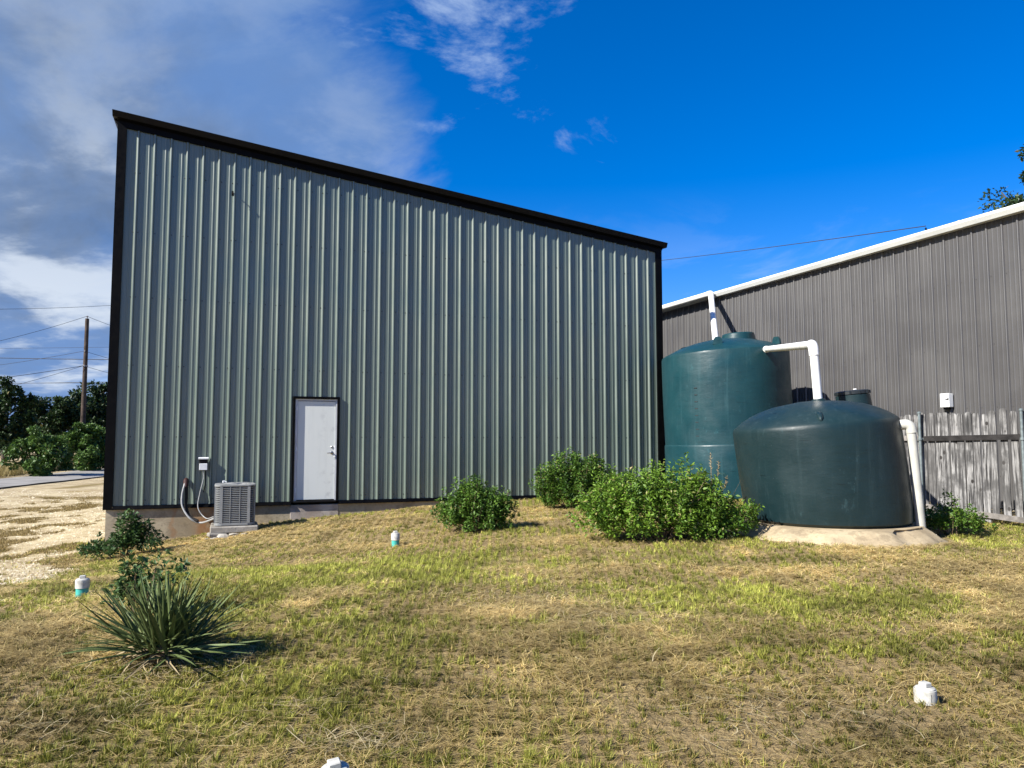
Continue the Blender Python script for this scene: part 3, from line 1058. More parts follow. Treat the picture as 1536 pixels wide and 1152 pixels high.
b = MB(); b.lathe([(0.33, -0.02), (0.32, 0.0), (0.245, 0.03), (0.24, 0.23), (0.02, 0.235)], 32, (0.80, 0.36, 1.52)); b.build('manhole', M['tank2'], t2, 35)
b = MB(); b.lathe([(0.225, 0), (0.24, 0.006), (0.24, 0.05), (0.22, 0.062), (0.02, 0.066)], 32, (0.80, 0.36, 1.755))
for k in range(12):
    a = k * math.pi / 6
    b.box((0.80 + 0.241 * math.cos(a), 0.36 + 0.241 * math.sin(a), 1.782), (0.02, 0.02, 0.045))
ld = b.build('lid', M['lid'], t2, 35)
b = MB(); b.box((0.78, 0.21, 1.83), (0.04, 0.035, 0.018), bev=0.004); b.build('lid_tag', M['pvc'], ld)
# moulded teardrop lug on the dome front
a = R(-90 - 15)
b = MB(); b.lathe([(0.05, 0), (0.045, 0.02), (0.03, 0.03), (0.002, 0.034)], 14)
b.v = [(p[0] * 0.9, p[1] * (3.4 if p[1] < 0 else 1.4), p[2] * 1.5) for p in b.v]
o = b.build('moulded_lug', M['tank2'], t2, 45); o.location = (math.cos(a) * 0.90, math.sin(a) * 0.90, 1.49); o.rotation_euler = (R(24), 0, a + R(90))
b = MB(); b.lathe([(0.105, 0), (0.10, 0.02), (0.085, 0.025), (0.08, 0.035), (0.02, 0.04)], 20, (0.10, -0.10, 1.695)); b.build('inlet_fitting', M['tank2'], t2, 35)

for o in t2.children:
    settle_ob(o, S2)
    for o2 in o.children: settle_ob(o2, S2)

# concrete pad under the low tank
pad_c = Vector((T2.x + 0.02, T2.y - 0.05))
b = MB(); vs = []; fs = []
seg = 64
rings = [(0.0, 0), (0.6, 0), (1.0, 0), (1.16, 0), (1.24, 0.1), (1.32, 0.32), (1.42, 0.6), (1.54, 0.88), (1.64, 1.15)]
for ri, (rr, dn) in enumerate(rings):
    for k in range(seg):
        a = 2 * math.pi * k / seg
        wobr = 1 + (0.05 * math.sin(3 * a + 1) + 0.045 * math.sin(7 * a) + 0.03 * math.sin(13 * a + 2) + 0.02 * math.sin(21 * a)) * (rr > 1.2)
        xx, yy = rr * wobr * math.cos(a) * (1.0 if rr < 1.2 else 1.0 - 0.12 * max(0, math.cos(a))), rr * wobr * math.sin(a) * 1.02
        top = T2.z - 0.004
        g_ = gz(pad_c.x + xx, pad_c.y + yy) - 0.03
        z = top + (g_ - top) * min(dn, 1.0) if dn < 1.1 else g_ - 0.12
        z += (0.02 * math.sin(5 * a + rr * 9) + 0.012 * math.sin(11 * a + rr * 17)) * (0.1 < dn < 1)
        vs.append((pad_c.x + xx, pad_c.y + yy, z))
for ri in range(len(rings) - 1):
    for k in range(seg):
        j = (k + 1) % seg
        fs.append((ri * seg + k, ri * seg + j, (ri + 1) * seg + j, (ri + 1) * seg + k))
b.add(vs, fs)
o = b.build('concrete_pad', M['padconc'], None, 60)
tag(o, 'rough beige concrete pad under the low dark tank', 'concrete pad')


# ------------------------------------------------------------------ white pipes
def arc_pts(p0, p1, p2, rad, n=7):
    a = (p0 - p1).normalized(); c = (p2 - p1).normalized()
    ang = a.angle(c)
    d = rad / math.tan(ang / 2)
    s_, e_ = p1 + a * d, p1 + c * d
    bis = (a + c).normalized()
    cen = p1 + bis * (rad / math.sin(ang / 2))
    out = []
    u = s_ - cen; w = e_ - cen
    tot = u.angle(w)
    for k in range(n + 1):
        t = k / n
        out.append(cen + (u * math.sin((1 - t) * tot) + w * math.sin(t * tot)) / math.sin(tot))
    return s_, e_, out


def pipe_run(name, label, pts, r, rad, mat, cat='pipe', collars=()):
    pts = [Vector(p) for p in pts]
    root = empty(name, (pts[-1].x, pts[-1].y, pts[-1].z), 0, label, cat)
    loc = [p - pts[-1] for p in pts]
    cur = loc[0]
    for i in range(1, len(loc)):
        if i < len(loc) - 1:
            s_, e_, arc = arc_pts(loc[i - 1], loc[i], loc[i + 1], rad)
            b = MB(); b.tube([cur, s_], r, 20); b.build('pipe_length', mat, root, 40)
            d0 = (arc[0] - arc[1]).normalized(); d1 = (arc[-1] - arc[-2]).normalized()
            b = MB(); b.tube([arc[0] + d0 * r * 0.8] + arc + [arc[-1] + d1 * r * 0.8], r * 1.14, 20); b.build('elbow', mat, root, 40)
            cur = e_
        else:
            b = MB(); b.tube([cur, loc[i]], r, 20); b.build('pipe_length', mat, root, 40)
    for c in collars:
        k, t, l = c
        a, e = loc[k], loc[k + 1]
        p = a.lerp(e, t); d = (e - a).normalized() * l / 2
        b = MB(); b.tube([p - d, p + d], r * 1.16, 20); b.build('coupling', mat, root, 40)
    return root


# roof drain: along the gutter, down into the tall tank
gE = at(1078, 441, 22.1)
far_end = npt(0.3, -0.10, EZ - 0.06)
corner = npt((Vector((gE.x, gE.y, 0)) - Vector((NO.x, NO.y, 0))).dot(ed), -0.10, EZ - 0.05)
entry = T1 + S1(Vector((-0.02, 0.55, 3.58)))
pipe_run('roof_drain_pipe', 'white roof drain pipe dropping from the gutter into the tallest tank',
         [far_end, corner, entry], 0.080, 0.14, M['pvc'])
# overflow pipe: tall tank to low tank
top2 = T2 + S2(Vector((0.10, -0.10, 1.74)))
el = at(1219, 517, top2.y); el.x = top2.x - 0.05
ang = R(-90 + 18)
st = T1 + Vector((math.cos(ang) * (T1R - 0.06), math.sin(ang) * (T1R - 0.06), 0)); st.z = at(1150, 524, st.y).z
pipe_run('overflow_pipe', 'white overflow pipe bent down from the tallest tank into the low tank', [st, el, top2 - Vector((0, 0, 0.06))], 0.062, 0.12, M['pvc'], collars=((0, 0.03, 0.1),))
# outlet pipe down the right side of the low tank
tp = T2 + S2(Vector((0.93, -0.60, 1.27)))
bt = at(1382, 779, 10.45)
bt.z = gz(bt.x, bt.y) + 0.02
tp2 = tp + Vector((0.13, -0.05, 0.03))
pr_ = pipe_run('outlet_pipe', 'weathered white pipe slanting down the right side of the low tank', [tp, tp2, bt], 0.062, 0.07, M['pvc_old'])
b = MB(); b.tube([(-0.03, 0, 0.06), (0.0, 0, -0.03), (0.03, 0, -0.1)], 0.078, 18); b.tube([(0, 0, 0.0), (0.16, -0.05, -0.02)], 0.066, 18); b.build('foot_elbow', M['pvc_old'], pr_, 40)

# ------------------------------------------------------------------ fence
FA = Vector(at(1352, 780, 13.75)); FB = Vector(at(1620, 780, 11.55))
FA.z = FB.z = 0
fd = (FB - FA).normalized(); FLEN = (FB - FA).length
FRZ = math.atan2(fd.y, fd.x)
fz = gz(*(FA.lerp(FB, 0.4)).xy)
fence = empty('wood_fence', (FA.x, FA.y, fz), FRZ, 'weathered grey wooden picket fence with metal posts right of the low tank', 'fence')
PH = at(1440, 621, 12.95).z - fz
variants = []
for vi in range(6):
    w = 0.108
    r_ = random.Random(vi)
    h = PH + r_.uniform(-0.03, 0.03)
    b = MB()
    ck = 0.028 + r_.uniform(-0.008, 0.012)
    sec = [(-w / 2, 0.0), (w / 2, 0.0), (w / 2 - 0.002, h - ck), (w / 2 - ck * 0.55, h - ck * 0.25), (w / 2 - ck * 1.1, h - r_.uniform(0, 0.006)), (-w / 2 + ck * 1.1, h), (-w / 2 + ck * 0.55, h - ck * 0.3), (-w / 2 + 0.002, h - ck)]
    n = len(sec)
    b.add([(p[0], -0.009, p[1]) for p in sec] + [(p[0], 0.009, p[1]) for p in sec],
          [tuple(range(n)), tuple(range(2 * n - 1, n - 1, -1))] + [(i, n + i, n + (i + 1) % n, (i + 1) % n)[::-1] for i in range(n)])
    variants.append(b.mesh('picket'))
    variants[-1].materials.append(M['wood'])
pos = 0.07
k = 0
fpx = []


def fence_px(d):
    p = FA + fd * d
    return 768 + 1150 * p.x / p.y


while pos < FLEN:
    r_ = random.Random(100 + k)
    o = link_mesh('picket', variants[r_.randrange(6)], None, fence)
    step = 0.121 + r_.uniform(-0.006, 0.006)
    o.location = (pos, 0.024 + r_.uniform(0, 0.006), 0.02 + r_.uniform(-0.02, 0.03))
    o.rotation_euler = (r_.uniform(-0.008, 0.008), r_.uniform(-0.014, 0.014), r_.uniform(-0.05, 0.05))
    pxx = fence_px(pos)
    if 1478 < pxx < 1520:
        step += 0.045; o.location.z += 0.04
    pos += step; k += 1
P1 = None
for pxl in (1381, 1534):
    lo_, hi_ = 0.0, FLEN
    for _ in range(40):
        mid = (lo_ + hi_) / 2
        if fence_px(mid) < pxl: lo_ = mid
        else: hi_ = mid
    b = MB(); b.tube([(lo_, -0.055, -0.2), (lo_, -0.055, PH + 0.02)], 0.024, 14); b.lathe([(0.033, 0), (0.033, 0.02), (0.02, 0.035), (0.004, 0.04)], 14, (lo_, -0.055, PH + 0.02))
    po = b.build('post', M['steel'], fence, 40)
    for zz in (PH - 0.42, 0.12):
        b = MB(); b.tube([(lo_, -0.055, zz - 0.02), (lo_, -0.055, zz + 0.02)], 0.036, 14); b.box((lo_ + 0.05, -0.020, zz), (0.09, 0.006, 0.04)); b.build('bracket', M['steel'], po, 40)
    if P1 is None: P1 = lo_
    P2 = lo_
rz_ = PH - 0.405
for a, c, z0, z1, mt in ((0.0, P1 - 0.04, rz_ + 0.0, rz_ - 0.005, 'rail_grey'), (P1 + 0.04, P2 - 0.02, rz_ - 0.01, rz_ + 0.015, 'rail'), (P2 + 0.02, FLEN, rz_ + 0.01, rz_, 'rail'),
                         (0.0, P1 - 0.04, 0.22, 0.22, 'rail_grey'), (P1 + 0.04, P2 + 0.3, 0.20, 0.06, 'rail_grey'), (P2 + 0.31, FLEN, 0.06, 0.05, 'rail_grey')):
    b = MB(); b.prism([(0, -0.024, -0.043), (0, 0.013, -0.043), (0, 0.013, 0.043), (0, -0.02, 0.045), (0, -0.024, 0.04)], (a, 0, z0), (c, 0, z1))
    b.build('rail', M[mt], fence)

# ------------------------------------------------------------------ air conditioner on its pad
AC = at(351.5, 786, 14.95)
acz = AC.z
acp = empty('ac_pad', (AC.x, AC.y, acz), WALL_RZ, 'cracked grey concrete slab under the air conditioner', 'concrete slab')
b = MB(); b.box((0, 0, -0.066), (0.86, 0.84, 0.13), bev=0.02); b.build('slab', M['acpad'], acp)
b = MB(); b.box((-0.30, -0.36, -0.155), (0.34, 0.2, 0.075), m=Matrix.Rotation(0.2, 3, 'Z') @ Matrix.Rotation(0.06, 3, 'Y'), bev=0.02); b.build('broken_slab', M['acpad'], acp)

ac = empty('air_conditioner', (AC.x, AC.y, acz + 0.001), WALL_RZ, 'grey louvred air conditioner condenser standing by the wall left of the door', 'air conditioner')
W2, CR, HH = 0.365, 0.13, 0.775


def rsq(w, cr, n=4):
    pts = []
    for cx_, cy_, a0 in ((w - cr, w - cr, 0), (-w + cr, w - cr, 90), (-w + cr, -w + cr, 180), (w - cr, -w + cr, 270)):
        for k in range(n):
            a = R(a0 + 90 * k / (n - 1))
            pts.append((cx_ + cr * math.cos(a), cy_ + cr * math.sin(a)))
    return pts


def ring_stack(levels, n=4, capb=True, capt=True):
    b = MB(); vs = []; fs = []
    for (w, cr, z) in levels:
        vs += [(p[0], p[1], z) for p in rsq(w, cr, n)]
    m_ = 4 * n
    for i in range(len(levels) - 1):
        for k in range(m_):
            j = (k + 1) % m_
            fs.append((i * m_ + k, i * m_ + j, (i + 1) * m_ + j, (i + 1) * m_ + k))
    if capb: fs.append(tuple(range(m_ - 1, -1, -1)))
    if capt: fs.append(tuple(range((len(levels) - 1) * m_, len(levels) * m_)))
    return b.add(vs, fs)


ring_stack([(W2, CR, 0.012), (W2, CR, 0.055), (W2 - 0.02, CR, 0.060)]).build('base_pan', M['acgrey'], ac)
ring_stack([(W2 - 0.045, CR - 0.02, 0.058), (W2 - 0.045, CR - 0.02, HH - 0.04)]).build('coil', M['coil'], ac)
ring_stack([(W2 - 0.015, CR, HH - 0.042), (W2 + 0.006, CR, HH - 0.035), (W2 + 0.006, CR, HH - 0.008), (W2 - 0.02, CR, HH), (0.29, 0.2899, HH), (0.28, 0.2799, HH - 0.03)], 8, True, True).build('top_panel', M['acgrey'], ac)
nl = 19
lm = ring_stack([(W2 - 0.026, CR - 0.01, 0.007), (W2 - 0.002, CR, -0.001), (W2 - 0.002, CR, -0.011), (W2 - 0.028, CR - 0.01, 0.000)], 3, False, False).mesh('louvre')
lm.materials.append(M['acgrey'])
for k in range(nl):
    o = link_mesh('louvre', lm, None, ac); o.location = (0, 0, 0.085 + k * (HH - 0.15) / (nl - 1))
for sx, sy in ((0, -1), (0, 1), (1, 0), (-1, 0)):
    for u in (-0.245, -0.085, 0.085, 0.245):
        wd = 0.052 if abs(u) > 0.2 else 0.013
        b = MB()
        if sy: b.box((u, sy * (W2 - 0.012), HH / 2 + 0.005), (wd, 0.026, HH - 0.09))
        else: b.box((sx * (W2 - 0.012), u, HH / 2 + 0.005), (0.026, wd, HH - 0.09))
        b.build('corner_post' if wd > 0.03 else 'grille_bar', M['acgrey'], ac)
b = MB()
for k in range(9):
    rr = 0.05 + 0.027 * k
    b.tube([(rr * math.cos(a), rr * math.sin(a), HH + 0.012) for a in np.linspace(0, 2 * math.pi, 25)], 0.003, 4, False)
for k in range(8):
    a = k * math.pi / 4
    b.tube([(0.04 * math.cos(a), 0.04 * math.sin(a), HH + 0.016), (0.285 * math.cos(a), 0.285 * math.sin(a), HH + 0.004)], 0.004, 4)
b.build('fan_guard', M['acgrey'], ac)
b = MB(); b.tube([(-0.22, 0.16, HH), (-0.22, 0.16, HH + 0.05)], 0.018, 8); b.tube([(-0.22, 0.16, HH + 0.05), (-0.16, 0.15, HH + 0.02)], 0.012, 8); b.build('lifting_tab', M['boxgrey'], ac)

# stones by the pad
for k, (px, py, sz) in enumerate(((323, 791, 0.10), (335, 797, 0.13), (352, 797, 0.11), (310, 789, 0.06), (366, 795, 0.07))):
    p = at(px, py, 14.45)
    p.z = gz(p.x, p.y)
    r_ = random.Random(k + 50)
    b = MB(); b.lathe([(sz * 0.6, 0), (sz, sz * 0.2), (sz * 0.85, sz * 0.45), (sz * 0.4, sz * 0.62)], 9, wob=lambda a, z, r_=r_: r_.uniform(-0.2, 0.2) * sz)
    o = b.build('stone', M['stone'], None); o.location = p - Vector((0, 0, 0.01)); o.rotation_euler = (0.1, 0.1, k)
    tag(o, ('rounded pale rock at the left end of the air conditioner slab', 'largest pale rock in front of the air conditioner slab', 'flat pale rock under the middle of the air conditioner slab',
            'smallest pale rock left of the air conditioner slab', 'small pale rock furthest right before the air conditioner slab')[k], 'stone', 'rocks by the air conditioner slab')

# switch box on the wall and its cable
bxp = wall_pt(0.10 + 1.62, 0.033, 0.80)
sb = empty('switch_box', bxp, WALL_RZ, 'small white electrical switch box under a grey hood on the grey-green wall', 'electrical box')
b = MB(); b.box((0, -0.022, 0.0), (0.155, 0.044, 0.24), bev=0.006); b.build('back_box', M['charcoal'], sb)
b = MB(); b.prism([(0, -0.070, 0.0), (0, 0.0, 0.025), (0, 0.0, 0.04), (0, -0.072, 0.022)], (-0.095, 0, 0.105), (0.095, 0, 0.105)); b.build('hood', M['boxgrey'], sb)
b = MB(); b.box((0, -0.053, -0.045), (0.15, 0.016, 0.13), bev=0.005); b.build('cover', M['boxgrey'], sb)
acw = lambda x_, y_, z_: Vector((AC.x, AC.y, acz)) + WD * x_ - WN * y_ + Vector((0, 0, z_))


def bez(pts, n=26):
    """Catmull-Rom curve through pts"""
    pts = [Vector(p) for p in pts]
    q = [pts[0] * 2 - pts[1]] + pts + [pts[-1] * 2 - pts[-2]]
    out = []
    for i in range(1, len(q) - 2):
        for k in range(n // (len(pts) - 1) + 1):
            t = k / (n // (len(pts) - 1) + 1)
            a, b_, c, d = q[i - 1:i + 3]
            out.append(0.5 * ((2 * b_) + (c - a) * t + (2 * a - 5 * b_ + 4 * c - d) * t * t + (3 * b_ - a - 3 * c + d) * t ** 3))
    out.append(pts[-1])
    return out


cb = MB(); cb.tube(bez([bxp + Vector((0, 0, -0.12)) + WN * 0.035, wall_pt(0.10 + 1.63, 0.07, 0.52), wall_pt(0.10 + 1.57, 0.09, 0.22), wall_pt(0.10 + 1.55, 0.16, -0.05), wall_pt(0.10 + 1.70, 0.30, -0.24), acw(-0.37, -0.10, 0.16)]), 0.0105, 8)
o = cb.build('power_cable', M['cable'], None, 60); tag(o, 'thin grey flexible cable hanging from the switch box to the air conditioner', 'cable')
cb2 = MB(); cb2.tube([wall_pt(0.10 + 1.655, 0.045, 0.69), wall_pt(0.10 + 1.66, 0.045, 0.40), wall_pt(0.10 + 1.64, 0.05, 0.25)], 0.012, 8)
o = cb2.build('ground_wire', M['foam'], None, 60); tag(o, 'short black wire beneath the switch box on the grey-green wall', 'cable')
ls = empty('refrigerant_line', wall_pt(0.10 + 1.30, 0.05, 0.0), WALL_RZ, 'insulated black and pale refrigerant line looping from the wall to the air conditioner', 'pipe')


def toloc(p):
    d = Vector(p) - ls.location
    return Vector((d.dot(WD), -d.dot(WN), d.z))


path = [wall_pt(0.10 + 1.30, 0.0, 0.47), wall_pt(0.10 + 1.29, 0.10, 0.42), wall_pt(0.10 + 1.25, 0.14, 0.20), wall_pt(0.10 + 1.27, 0.20, -0.02), wall_pt(0.10 + 1.42, 0.30, -0.24), wall_pt(0.10 + 1.62, 0.36, -0.32), acw(-0.36, -0.14, 0.13)]
b = MB(); b.tube([toloc(p) for p in bez(path, 30)], 0.019, 10); b.build('copper_line', M['cable'], ls, 60)
b = MB(); b.tube([toloc(p) for p in bez([wall_pt(0.10 + 1.32, 0.0, 0.46), wall_pt(0.10 + 1.325, 0.08, 0.38), wall_pt(0.10 + 1.33, 0.10, 0.16), wall_pt(0.10 + 1.33, 0.13, -0.02), wall_pt(0.10 + 1.40, 0.24, -0.20), wall_pt(0.10 + 1.56, 0.33, -0.29)], 30)], 0.031, 10); b.build('insulation', M['foam'], ls, 60)
b = MB(); b.tube([toloc(p) for p in (wall_pt(0.10 + 1.31, -0.01, 0.50), wall_pt(0.10 + 1.31, 0.06, 0.47), wall_pt(0.10 + 1.31, 0.10, 0.36))], [0.045, 0.052, 0.04], 10); b.build('wall_boot', M['redtape'], ls, 50)


# ------------------------------------------------------------------ cleanout caps
def cleanout(p, d, hp, hc, label, tilt=(0, 0), teal=True):
    root = empty('cleanout_cap', (p.x, p.y, gz(p.x, p.y)), 0.4, label, 'pipe cap', 'cleanout caps in the lawn')
    root.rotation_euler = (tilt[0], tilt[1], 0.4)
    r = d / 2
    if teal:
        b = MB(); b.tube([(0, 0, -0.08), (0, 0, hp + 0.01)], r * 0.88, 24); b.build('pipe', M['teal'], root, 40)
    b = MB(); b.lathe([(r, hp - (0.06 if not teal else 0)), (r, hp + hc * 0.72), (r * 0.97, hp + hc * 0.74), (r * 0.94, hp + hc * 0.74), (r * 0.93, hp + hc * 0.70)], 28); b.build('hub', M['cap'], root, 40)
    z = hp + hc * 0.69
    b = MB(); b.lathe([(r * 0.9, z), (r * 0.9, z + hc * 0.10), (r * 0.78, z + hc * 0.15), (0.01, z + hc * 0.16)], 28); pl = b.build('plug', M['cap'], root, 40)
    b = MB(); b.box((0, 0, z + hc * 0.16 + d * 0.10), (d * 0.42, d * 0.42, d * 0.22), bev=0.004); b.build('wrench_lug', M['cap'], pl)
    return root


c = at(593, 822, 11.4); cleanout(c, 0.125, 0.09, 0.125, 'white capped teal pipe standing mid-lawn between the air conditioner and the round bush')
c = at(123, 893, 7.4); cleanout(c, 0.125, 0.075, 0.105, 'white capped teal pipe at the gravel edge left of the yucca')
c = at(1388, 1043, 4.35); rt = cleanout(c, 0.116, 0.0, 0.100, 'plain white cracked cleanout cap in bare soil in the right foreground', teal=False)
b = MB()
b.tube([Vector((0.0582 * math.cos(a_), 0.0582 * math.sin(a_), z_)) for a_, z_ in ((-1.95, 0.058), (-1.90, 0.042), (-1.93, 0.03), (-1.91, 0.005))], 0.0012, 4); b.build('crack', M['seal'], rt)
c = at(503, 1163, 3.42); cleanout(c, 0.125, 0.0, 0.075, 'white cleanout cap cut off by the bottom edge of the picture', (0.12, -0.1), teal=False)


# ------------------------------------------------------------------ leaves
def leaf_arrays(pos, d, up, ln, wd, fold=0.25):
    """folded leaf: two triangles each side of the midrib"""
    d = d / np.linalg.norm(d, axis=1, keepdims=True)
    s = np.cross(d, up); s /= np.linalg.norm(s, axis=1, keepdims=True) + 1e-9
    n = np.cross(s, d)
    L = ln[:, None]; Wd = wd[:, None]
    base = pos
    mid = pos + d * L * 0.5 - n * L * 0.02
    tip = pos + d * L - n * L * 0.16
    lf = pos + d * L * 0.42 + s * Wd + n * Wd * fold
    rt_ = pos + d * L * 0.42 - s * Wd + n * Wd * fold
    co = np.stack([base, lf, tip, rt_], 1).reshape(-1, 3)
    k = np.arange(len(pos))[:, None] * 4
    tri = np.concatenate([k + np.array([[0, 2, 1]]), k + np.array([[0, 3, 2]])])
    return co, tri


def shrub(name, label, cat, base, lobes, nleaf, leaf_len, mat, seed, nstem=14, group=None, dry=0.03, twigs=0, shoots=0, ratio=0.26):
    """lobes: list of (dx, dy, dz, rx, ry, rz, weight) ellipsoids around the base point"""
    g = np.random.default_rng(seed)
    root = empty(name, base, 0, label, cat, group)
    lobes_ = np.array(lobes, float)
    w = lobes_[:, 6] / lobes_[:, 6].sum()
    # clump centres on and in the lobes, leaves gathered round them
    nc = max(30, nleaf // 42)
    li = g.choice(len(lobes_), nc, p=w)
    v = g.normal(size=(nc, 3)); v /= np.linalg.norm(v, axis=1, keepdims=True)
    v[:, 2] = np.where(v[:, 2] < -0.35, -v[:, 2], v[:, 2])
    rad = (0.45 + 0.55 * g.random(nc) ** 0.45) * (0.86 + 0.28 * g.random(nc))
    cen = lobes_[li, :3] + v * rad[:, None] * lobes_[li, 3:6]
    spike = (g.random(nc) < 0.22) & (v[:, 2] > 0.2)
    cen[spike, 2] += g.random(spike.sum()) * 0.42 * lobes_[li[spike], 5]
    ci = g.integers(0, nc, nleaf)
    rootp = cen * np.array([0.55, 0.55, 0.0]) + g.normal(size=(nc, 3)) * np.array([0.05, 0.05, 0.0])
    tt_ = (0.36 + 0.68 * g.random(nleaf) ** 0.75)[:, None]
    bow = np.sin(tt_ * np.pi) * (v[ci] * np.array([1, 1, 0.2])) * 0.07
    ax = cen[ci] - rootp[ci]; ax = ax / (np.linalg.norm(ax, axis=1, keepdims=True) + 1e-6)
    rdl = g.normal(size=(nleaf, 3)); rdl -= ax * (rdl * ax).sum(1, keepdims=True); rdl /= np.linalg.norm(rdl, axis=1, keepdims=True) + 1e-6
    pos = rootp[ci] + (cen[ci] - rootp[ci]) * tt_ + bow + rdl * leaf_len * (0.15 + 0.9 * g.random((nleaf, 1)) * (1.25 - tt_))
    pos[:, 2] = np.maximum(pos[:, 2], 0.02 + 0.05 * g.random(nleaf))
    out = rdl * 0.9 + ax * 0.55 + g.normal(size=(nleaf, 3)) * 0.3
    up = g.normal(size=(nleaf, 3)) * 0.55 + np.array([0, 0, 1.0])
    ln = leaf_len * (0.55 + 0.8 * g.random(nleaf)); wd = ln * ratio * (0.8 + 0.4 * g.random(nleaf))
    co, tri = leaf_arrays(pos, out, up, ln, wd)
    tone = np.clip(0.5 + 0.42 * g.normal(size=nc), 0, 1)[ci] * 0.65 + g.random(nleaf) * 0.35
    dryv = (g.random(nleaf) < dry) * (0.5 + 0.5 * g.random(nleaf))
    colr = np.repeat(np.c_[tone, dryv, np.zeros(nleaf)], 4, 0)
    o = link_mesh('foliage', tri_mesh('foliage', co, tri, colr), mat, root)
    o['kind'] = 'stuff'
    for k in range(nstem):
        c = cen[g.integers(0, nc)]
        a = np.array([c[0] * 0.25 + g.normal() * 0.03, c[1] * 0.25 + g.normal() * 0.03, -0.03])
        m_ = a * 0.45 + c * 0.55 + g.normal(size=3) * 0.05
        b = MB(); b.tube([a, a * 0.7 + m_ * 0.3 + np.array([0, 0, 0.04]), m_, c], [0.010, 0.008, 0.006, 0.003], 5)
        b.build('branch', M['stem'], root)
    for k in range(shoots):      # pale bare shoots standing out of the leaves
        c = cen[g.integers(0, nc)]
        b = MB(); e = c + np.array([g.normal() * 0.12, g.normal() * 0.12, 0.14 + 0.2 * g.random()])
        b.tube([c * 0.8, c, e], [0.003, 0.0025, 0.001], 4); b.build('shoot', M['stem'], root)
    return root


def gp(px, py, Y):
    p = at(px, py, Y)
    return Vector((p.x, p.y, gz(p.x, p.y)))


p = gp(713, 794, 12.1)
shrub('shrub', 'rounded green leafy bush standing alone right of the door in front of the wall', 'bush', p,
      [(0.0, 0, 0.38, 0.52, 0.45, 0.36, 3), (-0.38, 0.05, 0.30, 0.30, 0.3, 0.28, 1.3), (0.36, 0.05, 0.28, 0.30, 0.3, 0.28, 1.3), (-0.08, 0, 0.58, 0.25, 0.22, 0.22, 0.8), (0.18, 0, 0.55, 0.2, 0.2, 0.2, 0.6), (0, -0.05, 0.15, 0.5, 0.42, 0.14, 1.6)],
      13000, 0.048, M['leaf_mid'], 3, 34, shoots=2)
p = gp(862, 764, 14.9)
shrub('shrub', 'darker leafy bush against the wall behind the biggest bush', 'bush', p,
      [(0, 0, 0.50, 0.70, 0.5, 0.48, 3), (-0.45, 0, 0.50, 0.38, 0.35, 0.42, 1.5), (0.50, 0, 0.42, 0.42, 0.35, 0.40, 1.5), (-0.2, 0, 0.82, 0.35, 0.3, 0.24, 1), (0.25, 0, 0.78, 0.35, 0.3, 0.25, 1), (0, -0.05, 0.2, 0.75, 0.45, 0.18, 1.6)],
      15000, 0.058, M['leaf_mid'], 4, 34, dry=0.05)
p = gp(985, 812, 10.4)
shrub('shrub', 'biggest bright green bush spreading in front of the tanks', 'bush', p,
      [(-0.2, 0, 0.48, 0.85, 0.6, 0.42, 4), (-0.78, 0.05, 0.36, 0.42, 0.4, 0.32, 1.8), (0.55, 0.1, 0.42, 0.6, 0.5, 0.38, 2.5), (1.12, 0.15, 0.26, 0.38, 0.4, 0.26, 1.4),
       (0.28, 0.05, 0.74, 0.5, 0.4, 0.30, 1.6), (-0.35, 0, 0.68, 0.4, 0.35, 0.26, 1.2), (0.72, 0.1, 0.62, 0.3, 0.3, 0.26, 0.8), (-0.1, -0.1, 0.20, 0.9, 0.45, 0.15, 1.3), (0.75, 0, 0.18, 0.5, 0.4, 0.13, 0.7)],
      30000, 0.056, M['leaf_bright'], 5, 60, dry=0.06, shoots=10, ratio=0.22)
p = gp(186, 838, 13.4)
shrub('shrub', 'dark weedy bush at the left corner of the foundation', 'bush', p,
      [(-0.12, 0, 0.22, 0.42, 0.3, 0.22, 2), (-0.48, -0.05, 0.12, 0.30, 0.25, 0.13, 1.2), (0.22, 0.05, 0.36, 0.30, 0.25, 0.30, 1.6), (0.50, 0.05, 0.28, 0.26, 0.2, 0.14, 0.7), (0.05, 0, 0.60, 0.16, 0.15, 0.22, 0.8), (0.38, 0.05, 0.48, 0.16, 0.14, 0.14, 0.6)],
      4200, 0.065, M['leaf_blue'], 6, 14, shoots=3)
p = gp(205, 938, 6.35)
shrub('weed', 'leafy broad weed growing up behind the yucca on the left', 'weed', p,
      [(-0.02, 0, 0.32, 0.14, 0.13, 0.24, 1.6), (-0.06, 0, 0.14, 0.17, 0.14, 0.13, 1.0), (0.26, 0.02, 0.34, 0.14, 0.12, 0.16, 1.2), (0.15, 0, 0.2, 0.2, 0.15, 0.16, 1.0)],
      900, 0.06, M['leaf_blue'], 7, 8, shoots=2)
p = gp(1428, 802, 10.9)
shrub('weed', 'low leafy weed bush in front of the fence beside the tank pad', 'weed', p,
      [(0, 0, 0.22, 0.36, 0.28, 0.22, 2), (-0.32, 0, 0.20, 0.22, 0.2, 0.18, 1), (0.38, 0.05, 0.17, 0.22, 0.2, 0.15, 0.9), (-0.02, 0, 0.46, 0.15, 0.14, 0.15, 0.5), (0.16, 0, 0.42, 0.14, 0.14, 0.12, 0.4)],
      3600, 0.045, M['leaf_mid'], 8, 10, shoots=5, dry=0.06)
